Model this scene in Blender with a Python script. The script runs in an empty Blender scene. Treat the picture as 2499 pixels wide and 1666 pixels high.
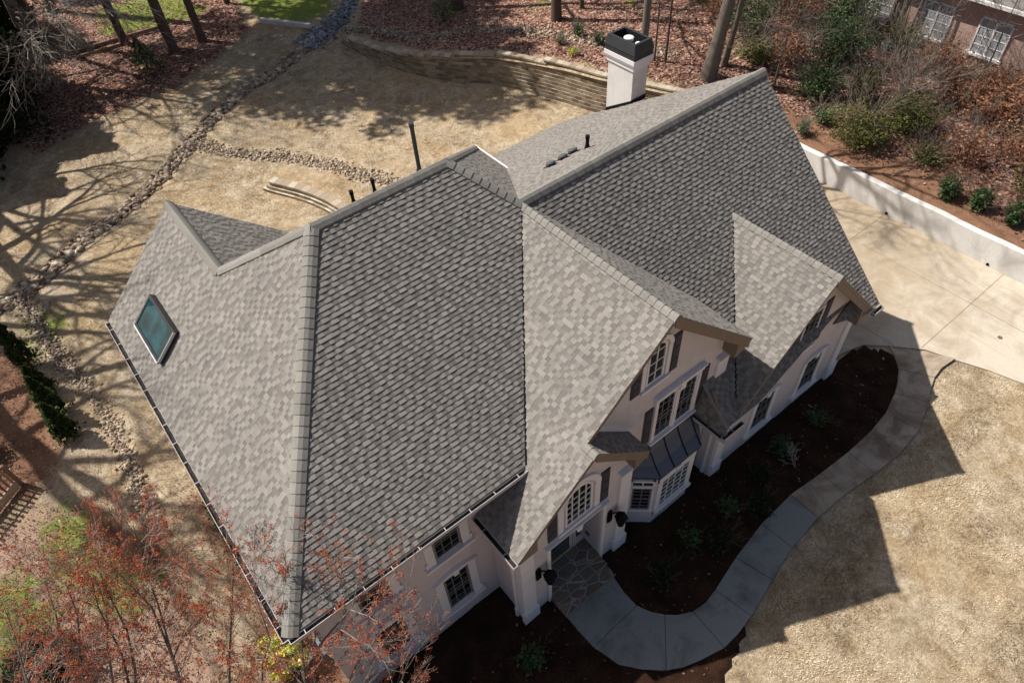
import bpy, math, random
import numpy as np
from mathutils import Matrix, Vector
R = math.radians
scene = bpy.context.scene
COL = scene.collection

# ---------------------------------------------------------------- camera
cam_d = bpy.data.cameras.new("camera")
cam = bpy.data.objects.new("camera", cam_d)
COL.objects.link(cam)
cx_ = Vector((0.780952, -0.622208, -0.054513))
cy_ = Vector((0.493601, 0.561336, 0.664274))
cz_ = Vector((-0.382717, -0.545674, 0.745499))
m = Matrix((cx_, cy_, cz_)).transposed().to_4x4()
m.translation = (1.0963, -7.1847, 20.526)
cam.matrix_world = m
cam_d.sensor_width = 36.0
cam_d.lens = 1703.05 / 2499 * 36
cam_d.clip_end = 1500
scene.camera = cam

# ---------------------------------------------------------------- light
SX, SY = 0.44, -0.65                       # metres of shadow per metre of height
ELEV = math.atan(1 / math.hypot(SX, SY))
to_sun = Vector((-SX, -SY, 1)).normalized()
w = bpy.data.worlds.new("World"); scene.world = w; w.use_nodes = True
nt = w.node_tree; nt.nodes.clear()
sky = nt.nodes.new("ShaderNodeTexSky"); sky.sky_type = 'NISHITA'; sky.sun_disc = False
sky.sun_elevation = ELEV
sky.sun_rotation = math.atan2(to_sun.x, to_sun.y)
sky.air_density = 1.0; sky.dust_density = 3.0; sky.ozone_density = 1.0
bg = nt.nodes.new("ShaderNodeBackground"); bg.inputs[1].default_value = 0.060
wo = nt.nodes.new("ShaderNodeOutputWorld")
nt.links.new(sky.outputs[0], bg.inputs[0]); nt.links.new(bg.outputs[0], wo.inputs[0])
sun_d = bpy.data.lights.new("sun", 'SUN'); sun_d.energy = 4.9; sun_d.angle = R(0.55)
sun_d.color = (1.0, 0.955, 0.88)
sun = bpy.data.objects.new("sun", sun_d); COL.objects.link(sun)
sun.rotation_euler = to_sun.to_track_quat('Z', 'Y').to_euler()
scene.view_settings.view_transform = 'Standard'
scene.view_settings.look = 'None'
scene.view_settings.exposure = 0.36
scene.view_settings.gamma = 1

# ---------------------------------------------------------------- helpers
def link(o, parent=None):
    COL.objects.link(o)
    if parent: o.parent = parent
    return o

def root_of(o):
    while o.parent: o = o.parent
    return o

def tag(o, label=None, cat=None, group=None, kind=None):
    if label: o['label'] = label
    if cat: o['category'] = cat
    if group: o['group'] = group
    if kind: o['kind'] = kind
    return o

def empty(name, loc, label=None, cat=None, group=None):
    o = bpy.data.objects.new(name, None); o.location = loc; o.empty_display_size = .3
    link(o); return tag(o, label, cat, group)

def np_mesh(name, V, F, mat, parent=None, origin=None, tone=None, smooth=False, loc=None):
    """V (n,3) world coordinates, F list of equal-length faces (array) or ragged list"""
    V = np.asarray(V, dtype=np.float64).reshape(-1, 3)
    if origin is None:
        origin = (0, 0, 0)
        if parent is not None:
            origin = root_of(parent).location
        elif loc is not None:
            origin = loc
    V = V - np.array(origin)
    me = bpy.data.meshes.new(name)
    if isinstance(F, np.ndarray):
        k = F.shape[1]; nf = F.shape[0]; flat = F.reshape(-1).astype(np.int32)
        starts = np.arange(nf, dtype=np.int32) * k
    else:
        lens = np.array([len(f) for f in F], dtype=np.int32); nf = len(F)
        flat = np.fromiter((i for f in F for i in f), dtype=np.int32)
        starts = np.concatenate([[0], np.cumsum(lens)[:-1]]).astype(np.int32) if nf else np.zeros(0, np.int32)
    me.vertices.add(len(V)); me.vertices.foreach_set('co', V.reshape(-1).astype(np.float32))
    me.loops.add(len(flat)); me.loops.foreach_set('vertex_index', flat)
    me.polygons.add(nf); me.polygons.foreach_set('loop_start', starts)
    if tone is not None:
        a = me.attributes.new('tone', 'FLOAT', 'FACE'); a.data.foreach_set('value', np.asarray(tone, dtype=np.float32))
    me.polygons.foreach_set('use_smooth', np.full(nf, bool(smooth)))
    me.update(calc_edges=True); me.validate()
    me.materials.append(mat)
    o = bpy.data.objects.new(name, me)
    link(o, parent)
    if parent is None and loc is not None: o.location = loc
    return o

class MB:
    def __init__(s): s.v = []; s.f = []; s.t = []
    def poly(s, pts, tone=.5):
        i = len(s.v); s.v.extend(tuple(p) for p in pts); s.f.append(tuple(range(i, i + len(pts)))); s.t.append(tone)
    def hexa(s, c, tone=.5):      # c: 8 corners, bottom 4 ccw then top 4
        i = len(s.v); s.v.extend(tuple(p) for p in c)
        for f in ((0,3,2,1),(4,5,6,7),(0,1,5,4),(1,2,6,5),(2,3,7,6),(3,0,4,7)):
            s.f.append(tuple(i + k for k in f)); s.t.append(tone)
    def box(s, x0, x1, y0, y1, z0, z1, tone=.5):
        s.hexa([(x0,y0,z0),(x1,y0,z0),(x1,y1,z0),(x0,y1,z0),(x0,y0,z1),(x1,y0,z1),(x1,y1,z1),(x0,y1,z1)], tone)
    def prism(s, pts, vec, tone=.5):    # polygon + extrusion vector
        n = len(pts); i = len(s.v); vx, vy, vz = vec
        s.v.extend(tuple(p) for p in pts); s.v.extend((p[0]+vx, p[1]+vy, p[2]+vz) for p in pts)
        s.f.append(tuple(range(i, i+n))); s.f.append(tuple(range(i+2*n-1, i+n-1, -1))); s.t += [tone, tone]
        for k in range(n):
            j = (k+1) % n; s.f.append((i+j, i+k, i+n+k, i+n+j)); s.t.append(tone)
    def bar(s, p0, p1, w, h, up=(0,0,1), tone=.5):
        p0 = Vector(p0); p1 = Vector(p1); d = (p1-p0).normalized(); u = Vector(up)
        sd = d.cross(u).normalized(); u = sd.cross(d).normalized()
        a = sd*w/2; b = u*h/2
        s.hexa([p0-a-b, p1-a-b, p1+a-b, p0+a-b, p0-a+b, p1-a+b, p1+a+b, p0+a+b], tone)
    def tube(s, pts, rad, n=8, cap=True, tone=.5):
        pts = [Vector(p) for p in pts]; i0 = len(s.v)
        d = (pts[1]-pts[0]).normalized(); a = d.orthogonal().normalized()
        for k, p in enumerate(pts):
            if k < len(pts)-1: d = (pts[k+1]-p).normalized()
            a = (a - d*a.dot(d)).normalized(); b = d.cross(a); r = rad[k] if hasattr(rad, '__len__') else rad
            for q in range(n):
                t = 2*math.pi*q/n; s.v.append(tuple(p + a*math.cos(t)*r + b*math.sin(t)*r))
        for k in range(len(pts)-1):
            for q in range(n):
                s.f.append((i0+k*n+q, i0+k*n+(q+1)%n, i0+(k+1)*n+(q+1)%n, i0+(k+1)*n+q)); s.t.append(tone)
        if cap:
            s.f.append(tuple(i0+q for q in reversed(range(n)))); s.t.append(tone)
            j = i0+(len(pts)-1)*n; s.f.append(tuple(j+q for q in range(n))); s.t.append(tone)
    def build(s, name, mat, parent=None, loc=None, smooth=False, label=None, fix=True, origin=None):
        o = np_mesh(name, s.v, s.f, mat, parent, tone=s.t, loc=loc, smooth=smooth, origin=origin)
        if fix:
            import bmesh
            bm = bmesh.new(); bm.from_mesh(o.data); bmesh.ops.recalc_face_normals(bm, faces=bm.faces); bm.to_mesh(o.data); bm.free()
        if label: o['label'] = label
        return o

# ---------------------------------------------------------------- materials
def mat(name, rough=.9, spec=.3, metal=0):
    M = bpy.data.materials.new(name); M.use_nodes = True
    b = M.node_tree.nodes['Principled BSDF']
    b.inputs['Roughness'].default_value = rough; b.inputs['Specular IOR Level'].default_value = spec
    b.inputs['Metallic'].default_value = metal
    return M, M.node_tree, b
def N(nt, t, **k):
    n = nt.nodes.new(t)
    for a, v in k.items():
        if a in n.inputs: n.inputs[a].default_value = v
        else: setattr(n, a, v)
    return n
def noise(nt, scale, detail=4, rough=.55, vec=None, dist=0):
    n = N(nt, 'ShaderNodeTexNoise'); n.inputs['Scale'].default_value = scale; n.inputs['Detail'].default_value = detail
    n.inputs['Roughness'].default_value = rough; n.inputs['Distortion'].default_value = dist
    if vec is not None: nt.links.new(vec, n.inputs['Vector'])
    return n.outputs['Fac']
def ramp(nt, fac, stops, interp='LINEAR'):
    r = nt.nodes.new('ShaderNodeValToRGB'); r.color_ramp.interpolation = interp
    e = r.color_ramp.elements
    while len(e) < len(stops): e.new(.5)
    for q, (p, c) in zip(e, stops):
        q.position = p; q.color = (*c, 1) if len(c) == 3 else c
    nt.links.new(fac, r.inputs[0]); return r.outputs[0]
def mix(nt, fac, a, b, mode='MIX'):
    n = nt.nodes.new('ShaderNodeMix'); n.data_type = 'RGBA'; n.blend_type = mode
    for s, v in ((n.inputs[0], fac), (n.inputs[6], a), (n.inputs[7], b)):
        if isinstance(v, (int, float)): s.default_value = v
        elif isinstance(v, tuple): s.default_value = (*v, 1)
        else: nt.links.new(v, s)
    return n.outputs[2]
def math_(nt, op, a, b=0., c=None):
    n = nt.nodes.new('ShaderNodeMath'); n.operation = op
    for s, v in ((n.inputs[0], a), (n.inputs[1], b)):
        if isinstance(v, (int, float)): s.default_value = v
        else: nt.links.new(v, s)
    if c is not None: n.inputs[2].default_value = c
    return n.outputs[0]
def mapr(nt, v, a, b, c=0, d=1):
    n = nt.nodes.new('ShaderNodeMapRange'); nt.links.new(v, n.inputs[0])
    for i, x in enumerate((a, b, c, d)): n.inputs[i+1].default_value = x
    return n.outputs[0]
def geo(nt): return nt.nodes.new('ShaderNodeNewGeometry').outputs['Position']
def objc(nt): return nt.nodes.new('ShaderNodeTexCoord').outputs['Object']
def attr(nt, name, out='Fac'):
    a = nt.nodes.new('ShaderNodeAttribute'); a.attribute_name = name; return a.outputs[out]
def bump(nt, b, h, strength=.3, dist=.02):
    n = nt.nodes.new('ShaderNodeBump'); n.inputs['Strength'].default_value = strength; n.inputs['Distance'].default_value = dist
    nt.links.new(h, n.inputs['Height']); nt.links.new(n.outputs[0], b.inputs['Normal'])
def scalev(nt, vec, s):
    n = nt.nodes.new('ShaderNodeMapping'); n.inputs['Scale'].default_value = s; nt.links.new(vec, n.inputs['Vector']); return n.outputs[0]

def simple(name, col, rough=.8, spec=.3, metal=0, var=.12, sc=3., bs=0.):
    M, nt, b = mat(name, rough, spec, metal); p = geo(nt)
    f = noise(nt, sc, 5, .6, p)
    d = tuple(c*(1-var) for c in col); l = tuple(min(1, c*(1+var)) for c in col)
    nt.links.new(ramp(nt, f, [(.3, d), (.7, l)]), b.inputs['Base Color'])
    if bs: bump(nt, b, noise(nt, 60, 3, .6, p), bs, .01)
    return M

def shingle_mat(name, stops, warm=0):
    M, nt, b = mat(name, .96, .15); p = geo(nt)
    c = ramp(nt, attr(nt, 'tone'), stops)
    g = noise(nt, 45, 4, .8, p); c = mix(nt, .55, c, ramp(nt, g, [(.3, (.42,.42,.42)), (.7, (1.45,1.42,1.38))]), 'MULTIPLY')
    l = noise(nt, .8, 3, .5, p); c = mix(nt, .5, c, ramp(nt, l, [(.3, (.86,.86,.86)), (.7, (1.1,1.09,1.07))]), 'MULTIPLY')
    nt.links.new(c, b.inputs['Base Color']); bump(nt, b, g, .35, .004)
    return M
M_SH = shingle_mat('shingle', [(0, (.118,.107,.098)), (.3, (.172,.158,.146)), (.5, (.208,.193,.179)), (.7, (.258,.241,.223)), (1, (.33,.311,.287))])
M_CAP = shingle_mat('cap_shingle', [(0, (.20,.19,.172)), (.5, (.238,.227,.208)), (1, (.28,.268,.247))])
M_DECK = simple('fascia_tan', (.215,.158,.118), .7, .3, var=.08)
M_SOFFIT = simple('soffit_brown', (.20,.145,.105), .8, .2)
M_WALL = simple('stucco', (.625,.565,.56), .92, .15, var=.06, sc=1.3, bs=.5)
M_TRIM = simple('trim_white', (.76,.725,.73), .75, .25, var=.04)
def grime(M):
    nt = M.node_tree; b = nt.nodes['Principled BSDF']; src = b.inputs['Base Color'].links[0].from_socket; p = geo(nt)
    g = noise(nt, 1.0, 6, .7, scalev(nt, p, (2.6, 2.6, .5)), .4)
    nt.links.new(mix(nt, mapr(nt, g, .50, .78, 0, .5), src, mix(nt, 1., src, (.66,.62,.58), 'MULTIPLY')), b.inputs['Base Color'])
grime(M_WALL)
M_CHIM = simple('chimney_stucco', (.70,.67,.645), .92, .15, var=.05, sc=2, bs=.6)
grime(M_CHIM)
M_SASH = simple('sash_grey', (.20,.19,.19), .6, .3)
M_MUNT = simple('muntin', (.62,.62,.60), .6, .3, var=.03)
M_MUNTG = simple('muntin_grey', (.15,.147,.15), .6, .3, var=.03)
M_SHUT = simple('shutter_charcoal', (.058,.055,.068), .75, .25, var=.15)
M_BLACK = simple('black_metal', (.006,.006,.007), .75, .15)
M_DARKMET = simple('cap_metal', (.035,.038,.042), .45, .4, var=.1)
M_BRONZE = simple('bay_metal', (.068,.084,.125), .45, .5, metal=.15, var=.07, sc=2)
M_GUT = simple('gutter_metal', (.50,.47,.46), .45, .5, var=.05)
M_GUTIN = simple('gutter_debris', (.03,.026,.026), .9, .2, var=.4, sc=14)
M_WHITEMET = simple('white_metal', (.8,.78,.76), .4, .5, var=.02)
M_VENTG = simple('vent_grey', (.09,.098,.105), .5, .4)
M_BRASS = simple('threshold_brass', (.42,.27,.06), .35, .5, metal=.6)
M_DOOR = simple('door_paint', (.50,.47,.48), .6, .3, var=.03)

def glass_mat(name, col, rough=.06):
    M, nt, b = mat(name, rough, .9)
    f = noise(nt, 2.2, 3, .5, geo(nt))
    nt.links.new(ramp(nt, f, [(.35, tuple(c*.5 for c in col)), (.7, tuple(c*1.5 for c in col))]), b.inputs['Base Color'])
    return M
M_GLASS = glass_mat('window_glass', (.013,.014,.016))
M_GLASST = glass_mat('window_glass_teal', (.03,.055,.065), .03)
M_CURT = simple('curtain', (.10,.10,.095), .9, .1, var=.3, sc=9)

# concrete
def concrete(name, c1, c2, stain, ssc=.6, thr=(.45,.72), gr=18):
    M, nt, b = mat(name, .9, .2); p = geo(nt)
    c = ramp(nt, noise(nt, gr, 6, .7, p), [(.25, c1), (.75, c2)])
    c = mix(nt, mapr(nt, noise(nt, ssc, 7, .62, p, .6), *thr), c, stain)
    nt.links.new(c, b.inputs['Base Color']); bump(nt, b, noise(nt, 90, 3, .6, p), .15, .004); return M
def tyre(M):
    nt = M.node_tree; b = nt.nodes['Principled BSDF']; src = b.inputs['Base Color'].links[0].from_socket; p = geo(nt)
    g = noise(nt, 1.0, 5, .65, scalev(nt, p, (3.2, .22, 1)), .3)
    c = mix(nt, mapr(nt, g, .52, .74, 0, .55), src, mix(nt, 1., src, (.70,.64,.56), 'MULTIPLY'))
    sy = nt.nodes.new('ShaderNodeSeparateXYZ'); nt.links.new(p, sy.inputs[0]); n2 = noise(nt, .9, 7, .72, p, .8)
    rear_brown = math_(nt, 'ADD', mapr(nt, sy.outputs[1], -4.5, 1.5, 0, .42), n2)  # brown tint grows towards the rear of the driveway, broken up by noise
    c = mix(nt, mapr(nt, rear_brown, .55, .95, 0, .85), c, (.37,.29,.20))
    f = noise(nt, 55, 5, .8, p); c = mix(nt, .5, c, ramp(nt, f, [(.3, (.78,.76,.73)), (.7, (1.12,1.11,1.1))]), 'MULTIPLY')
    nt.links.new(c, b.inputs['Base Color'])
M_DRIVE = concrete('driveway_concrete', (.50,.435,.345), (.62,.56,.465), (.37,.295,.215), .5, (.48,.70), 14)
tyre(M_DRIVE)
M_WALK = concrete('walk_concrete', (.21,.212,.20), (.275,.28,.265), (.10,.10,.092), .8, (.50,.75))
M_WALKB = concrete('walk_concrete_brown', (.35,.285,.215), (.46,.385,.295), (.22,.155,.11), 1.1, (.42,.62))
M_JOINT = simple('joint_dark', (.07,.055,.045), .95, .1)
M_RWALL = concrete('white_wall', (.60,.585,.56), (.72,.70,.675), (.44,.42,.39), .8, (.5,.75), 8)

# flagstone
def flag():
    M, nt, b = mat('flagstone', .85, .25); p = geo(nt); p = scalev(nt, p, (1, 1, .3))
    v = N(nt, 'ShaderNodeTexVoronoi', feature='DISTANCE_TO_EDGE'); v.inputs['Scale'].default_value = 2.1; nt.links.new(p, v.inputs['Vector'])
    v2 = N(nt, 'ShaderNodeTexVoronoi'); v2.inputs['Scale'].default_value = 2.1; nt.links.new(p, v2.inputs['Vector'])
    s = nt.nodes.new('ShaderNodeSeparateColor'); nt.links.new(v2.outputs['Color'], s.inputs[0])
    c = ramp(nt, s.outputs[0], [(0, (.13,.095,.075)), (.35, (.19,.14,.11)), (.6, (.15,.135,.12)), (1, (.24,.17,.125))])
    c = mix(nt, .5, c, ramp(nt, noise(nt, 12, 5, .7, p), [(.3, (.6,.6,.6)), (.7, (1.35,1.35,1.35))]), 'MULTIPLY')
    e = mapr(nt, v.outputs['Distance'], .012, .03)
    c = mix(nt, e, (.34,.33,.31), c)
    nt.links.new(c, b.inputs['Base Color']); bump(nt, b, e, .4, .01); return M
M_FLAG = flag()

# ground cover
def ground_mat(name='ground_cover'):
    M, nt, b = mat(name, .97, .08); p = geo(nt)
    big = noise(nt, .33, 5, .6, p, .4); mid = noise(nt, 1.6, 6, .68, p, .8); fine = noise(nt, 17, 7, .78, p, .3)
    lawn = ramp(nt, mid, [(.30, (.23,.165,.105)), (.44, (.39,.305,.205)), (.58, (.51,.42,.305)), (.74, (.66,.575,.45))])
    lawn = mix(nt, mapr(nt, big, .45, .62), lawn, ramp(nt, mid, [(.3, (.34,.235,.13)), (.7, (.55,.43,.28))]))
    tuft = noise(nt, 5.5, 8, .78, scalev(nt, p, (1, 1.6, 1)), 1.2)
    lawn = mix(nt, .85, lawn, ramp(nt, tuft, [(.32, (.50,.45,.40)), (.5, (1,1,1)), (.68, (1.38,1.36,1.32))]), 'MULTIPLY')
    lawn = mix(nt, .8, lawn, ramp(nt, fine, [(.28, (.42,.38,.34)), (.5, (1,1,1)), (.72, (1.45,1.43,1.38))]), 'MULTIPLY')
    v = N(nt, 'ShaderNodeTexVoronoi'); v.inputs['Scale'].default_value = 9; v.inputs['Randomness'].default_value = 1; nt.links.new(p, v.inputs['Vector'])
    sc = nt.nodes.new('ShaderNodeSeparateColor'); nt.links.new(v.outputs['Color'], sc.inputs[0])
    lit = ramp(nt, sc.outputs[0], [(0, (.055,.024,.019)), (.3, (.15,.07,.052)), (.6, (.29,.155,.118)), (.85, (.42,.27,.215)), (1, (.60,.45,.37))])
    lit = mix(nt, .75, lit, ramp(nt, fine, [(.3, (.40,.37,.37)), (.7, (1.55,1.5,1.45))]), 'MULTIPLY')
    pst = scalev(nt, p, (1, 1, 1)); st = noise(nt, 26, 8, .8, pst, 1.5)
    straw = ramp(nt, st, [(.3, (.11,.052,.032)), (.5, (.27,.148,.092)), (.68, (.44,.285,.19))])
    straw = mix(nt, .6, straw, ramp(nt, mid, [(.3, (.7,.68,.66)), (.7, (1.25,1.22,1.2))]), 'MULTIPLY')
    moss = ramp(nt, noise(nt, 9, 6, .75, p), [(.3, (.10,.125,.025)), (.55, (.23,.28,.06)), (.75, (.38,.39,.12))])
    soil = ramp(nt, fine, [(.3, (.27,.165,.115)), (.7, (.52,.37,.28))])
    jit = math_(nt, 'ADD', math_(nt, 'MULTIPLY', math_(nt, 'SUBTRACT', mid, .5), 1.5), math_(nt, 'MULTIPLY', math_(nt, 'SUBTRACT', fine, .5), 1.1))
    c = lawn
    for nm, col in (('soil', soil), ('litter', lit), ('straw', straw), ('moss', moss)):
        c = mix(nt, mapr(nt, math_(nt, 'ADD', attr(nt, nm), jit), .42, .58), c, col)
    nt.links.new(c, b.inputs['Base Color'])
    bump(nt, b, math_(nt, 'ADD', fine, st), .8, .05); return M
M_GROUND = ground_mat()
def mulch_mat():
    M, nt, b = mat('mulch', .97, .05); p = geo(nt); f = noise(nt, 30, 8, .8, p, 1.5)
    c = ramp(nt, f, [(.3, (.010,.006,.0045)), (.5, (.044,.023,.015)), (.7, (.13,.068,.045))])
    c = mix(nt, .8, c, ramp(nt, noise(nt, 1.2, 4, .6, p), [(.35, (.5,.5,.5)), (.7, (1.5,1.4,1.3))]), 'MULTIPLY')
    nt.links.new(c, b.inputs['Base Color']); bump(nt, b, f, .9, .05); return M
M_MULCH = mulch_mat()
def block_mat():
    M, nt, b = mat('split_face_block', .95, .1)
    c = ramp(nt, attr(nt, 'tone'), [(0, (.15,.115,.075)), (.4, (.25,.195,.135)), (.8, (.37,.30,.22)), (1, (.60,.53,.42))])
    g = noise(nt, 14, 5, .75, geo(nt)); c = mix(nt, .6, c, ramp(nt, g, [(.3, (.6,.6,.6)), (.7, (1.3,1.3,1.3))]), 'MULTIPLY')
    nt.links.new(c, b.inputs['Base Color']); bump(nt, b, g, .8, .03); return M
M_BLOCK = block_mat()
def tone_mat(name, stops, rough=.9, spec=.15, trans=0, nsc=0):
    M, nt, b = mat(name, rough, spec)
    c = ramp(nt, attr(nt, 'tone'), stops)
    if nsc: c = mix(nt, .5, c, ramp(nt, noise(nt, nsc, 4, .7, geo(nt)), [(.3, (.6,.6,.6)), (.7, (1.3,1.3,1.3))]), 'MULTIPLY')
    nt.links.new(c, b.inputs['Base Color'])
    if trans:
        t = nt.nodes.new('ShaderNodeBsdfTranslucent'); nt.links.new(c, t.inputs[0])
        ms = nt.nodes.new('ShaderNodeMixShader'); ms.inputs[0].default_value = trans
        nt.links.new(b.outputs[0], ms.inputs[1]); nt.links.new(t.outputs[0], ms.inputs[2])
        nt.links.new(ms.outputs[0], nt.nodes['Material Output'].inputs[0])
    return M
M_STONE = tone_mat('river_stone', [(0, (.13,.095,.068)), (.4, (.31,.235,.17)), (.75, (.48,.39,.295)), (1, (.68,.60,.49))], nsc=6)
M_STONEG = tone_mat('grey_riprap', [(0, (.10,.10,.115)), (.5, (.24,.245,.27)), (1, (.50,.50,.52))], nsc=6)
M_BARK = tone_mat('pine_bark', [(0, (.075,.048,.036)), (1, (.17,.125,.10))], nsc=7)
M_BARKG = tone_mat('grey_bark', [(0, (.10,.085,.072)), (1, (.23,.20,.175))], nsc=5)
M_TWIG = tone_mat('pale_twig', [(0, (.22,.19,.16)), (1, (.46,.42,.37))])
M_TWIGD = tone_mat('understory_twig', [(0, (.13,.10,.08)), (1, (.36,.31,.26))])
M_TWIGR = tone_mat('maple_twig', [(0, (.15,.11,.09)), (1, (.44,.385,.335))])
M_BUD = tone_mat('red_bud', [(0, (.17,.035,.018)), (.5, (.40,.095,.045)), (1, (.58,.23,.11))], trans=.25)
M_NEEDLE = tone_mat('needle_dark', [(0, (.008,.014,.006)), (.6, (.022,.038,.014)), (1, (.05,.075,.025))], trans=.15)
M_PINE = tone_mat('pine_needles', [(0, (.03,.05,.018)), (1, (.11,.15,.05))], trans=.2)
M_LEAFG = tone_mat('leaf_green', [(0, (.018,.04,.012)), (.6, (.055,.11,.03)), (1, (.16,.24,.075))], .5, .4, trans=.2)
M_LEAFO = tone_mat('leaf_olive', [(0, (.035,.045,.012)), (.6, (.12,.13,.03)), (1, (.26,.25,.07))], .6, .3, trans=.25)
M_LEAFB = tone_mat('leaf_beech', [(0, (.18,.075,.04)), (.6, (.42,.21,.12)), (1, (.66,.42,.28))], .8, .2, trans=.3)
M_LEAFY = tone_mat('leaf_chartreuse', [(0, (.30,.32,.03)), (.5, (.68,.68,.12)), (1, (.88,.85,.30))], .5, .3, trans=.3)
M_ARB = tone_mat('arborvitae', [(0, (.012,.022,.006)), (.6, (.045,.07,.018)), (1, (.12,.15,.04))], trans=.15)
M_DEADL = tone_mat('fallen_leaf', [(0, (.08,.038,.026)), (.4, (.23,.120,.076)), (.75, (.42,.265,.178)), (1, (.68,.52,.39))], trans=.1)
M_WOOD = tone_mat('weathered_wood', [(0, (.12,.07,.05)), (.5, (.30,.19,.135)), (1, (.52,.38,.27))], nsc=9)
def brick_mat():
    M, nt, b = mat('neighbour_brick', .93, .1); t = nt.nodes.new('ShaderNodeTexBrick')
    p = geo(nt); s = nt.nodes.new('ShaderNodeSeparateXYZ'); nt.links.new(p, s.inputs[0]); c_ = nt.nodes.new('ShaderNodeCombineXYZ')
    nt.links.new(s.outputs[1], c_.inputs[0]); nt.links.new(s.outputs[2], c_.inputs[1]); nt.links.new(c_.outputs[0], t.inputs['Vector'])
    t.inputs['Scale'].default_value = 1; t.inputs['Brick Width'].default_value = .2; t.inputs['Row Height'].default_value = .075; t.inputs['Mortar Size'].default_value = .008
    t.inputs['Color1'].default_value = (.42,.25,.20,1); t.inputs['Color2'].default_value = (.52,.34,.28,1); t.inputs['Mortar'].default_value = (.5,.42,.37,1)
    nt.links.new(t.outputs[0], b.inputs['Base Color']); return M
M_BRICK = brick_mat()

# ================================================================= HOUSE
house = empty('house', (9.6, 5.5, 0), 'large pale stucco house with steep grey shingled hip and gable roofs', 'house')
H = house
ZE = 6.2
RIDGE_Y, RIDGE_Z = 5.785, 10.71
KF, KL, KC = .7795, .9223, .944
XC, ZC = 9.836, 9.586
R1Y, R1Z, KR, KB, XR1 = 4.5, 9.55, .937, .622, 19.63
XG, ZG, KG, YG = 15.94, 7.316, 1.031, -1.55

def clip(poly, cpoly):
    """convex clip of 2-D poly by convex ccw cpoly"""
    out = poly
    n = len(cpoly)
    for i in range(n):
        ax, ay = cpoly[i]; bx, by = cpoly[(i+1) % n]; inp = out; out = []
        if not inp: return out
        ex, ey = bx-ax, by-ay
        side = [ex*(p[1]-ay) - ey*(p[0]-ax) for p in inp]
        for k in range(len(inp)):
            p, q = inp[k-1], inp[k]; sp, sq = side[k-1], side[k]
            if (sp >= 0) != (sq >= 0):
                t = sp/(sp-sq); out.append((p[0]+(q[0]-p[0])*t, p[1]+(q[1]-p[1])*t))
            if sq >= 0: out.append(q)
    return out
def area2(p): return sum(p[i][0]*p[(i+1) % len(p)][1]-p[(i+1) % len(p)][0]*p[i][1] for i in range(len(p)))

EXPO = .122
def roof_slope(label, base, down, k, pieces, seed, thick=.09, vstart=None, deck=True):
    """plane through base (x,y,z) falling along horizontal unit 'down' with pitch k.
       pieces: convex polygons given in plan (x,y)."""
    rnd = random.Random(seed)
    base = Vector(base); dn = Vector((down[0], down[1], 0)); L = math.hypot(1, k)
    vup = Vector((-dn.x, -dn.y, k)) / L                         # up the slope
    u = Vector((dn.y*-1, dn.x, 0))
    if u.cross(vup).z < 0: u = -u
    nrm = u.cross(vup).normalized()
    def to2(p):
        d = Vector((p[0], p[1], 0)) - Vector((base.x, base.y, 0)); h = -d.dot(dn)
        return (d.dot(u), h*L)
    polys = []
    for pc in pieces:
        q = [to2(p) for p in pc]
        if area2(q) < 0: q = q[::-1]
        polys.append(q)
    vmin = min(p[1] for q in polys for p in q); vmax = max(p[1] for q in polys for p in q)
    umin = min(p[0] for q in polys for p in q); umax = max(p[0] for q in polys for p in q)
    def w3(p, h): return base + u*p[0] + vup*p[1] + nrm*h
    # deck slab (fascia colour on its edges)
    d = MB()
    for q in polys:
        a = [w3(p, 0) for p in q]; n3 = nrm*(-thick)
        d.prism([tuple(x) for x in a], tuple(n3))
    dk = d.build('roof_slope', M_DECK, H, label=label)
    s = MB(); nrow = int((vmax-vmin)/EXPO)+1
    nxt = None
    for r in range(nrow):
        v0 = vmin + r*EXPO; v1 = v0 + EXPO
        x = umin - rnd.random()*.3; raised = rnd.random() < .5
        rowt = rnd.uniform(-.02, .02)
        while x < umax:
            wd = rnd.uniform(.10, .21) if raised else rnd.uniform(.07, .17)
            if raised: h0 = .022; tn = min(1, max(0, rnd.choice((.58,.62,.66,.70,.76,.52)) + rowt + rnd.uniform(-.04,.04)))
            else: h0 = .013; tn = min(1, max(0, rnd.choice((.34,.30,.38,.42,.24,.36)) + rowt + rnd.uniform(-.04,.04)))
            rect = [(x, v0), (x+wd, v0), (x+wd, v1), (x, v1)]
            for q in polys:
                c = clip(rect, q)
                if len(c) < 3 or area2(c) < 4e-4: continue
                hs = [h0*(1-.92*(p[1]-v0)/EXPO)+.001 for p in c]
                i = len(s.v); n = len(c)
                s.v.extend(tuple(w3(p, hh)) for p, hh in zip(c, hs)); s.f.append(tuple(range(i, i+n))); s.t.append(tn)
                s.v.extend(tuple(w3(p, -.003)) for p in c)
                for a in range(n):
                    b = (a+1) % n
                    if abs(c[a][1]-v1) < 1e-6 and abs(c[b][1]-v1) < 1e-6: continue
                    s.f.append((i+a, i+n+a, i+n+b, i+b)); s.t.append(tn*.8)
            x += wd; raised = not raised if rnd.random() < .88 else raised
    o = s.build('shingles', M_SH, dk, fix=False)
    return dk, nrm

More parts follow.
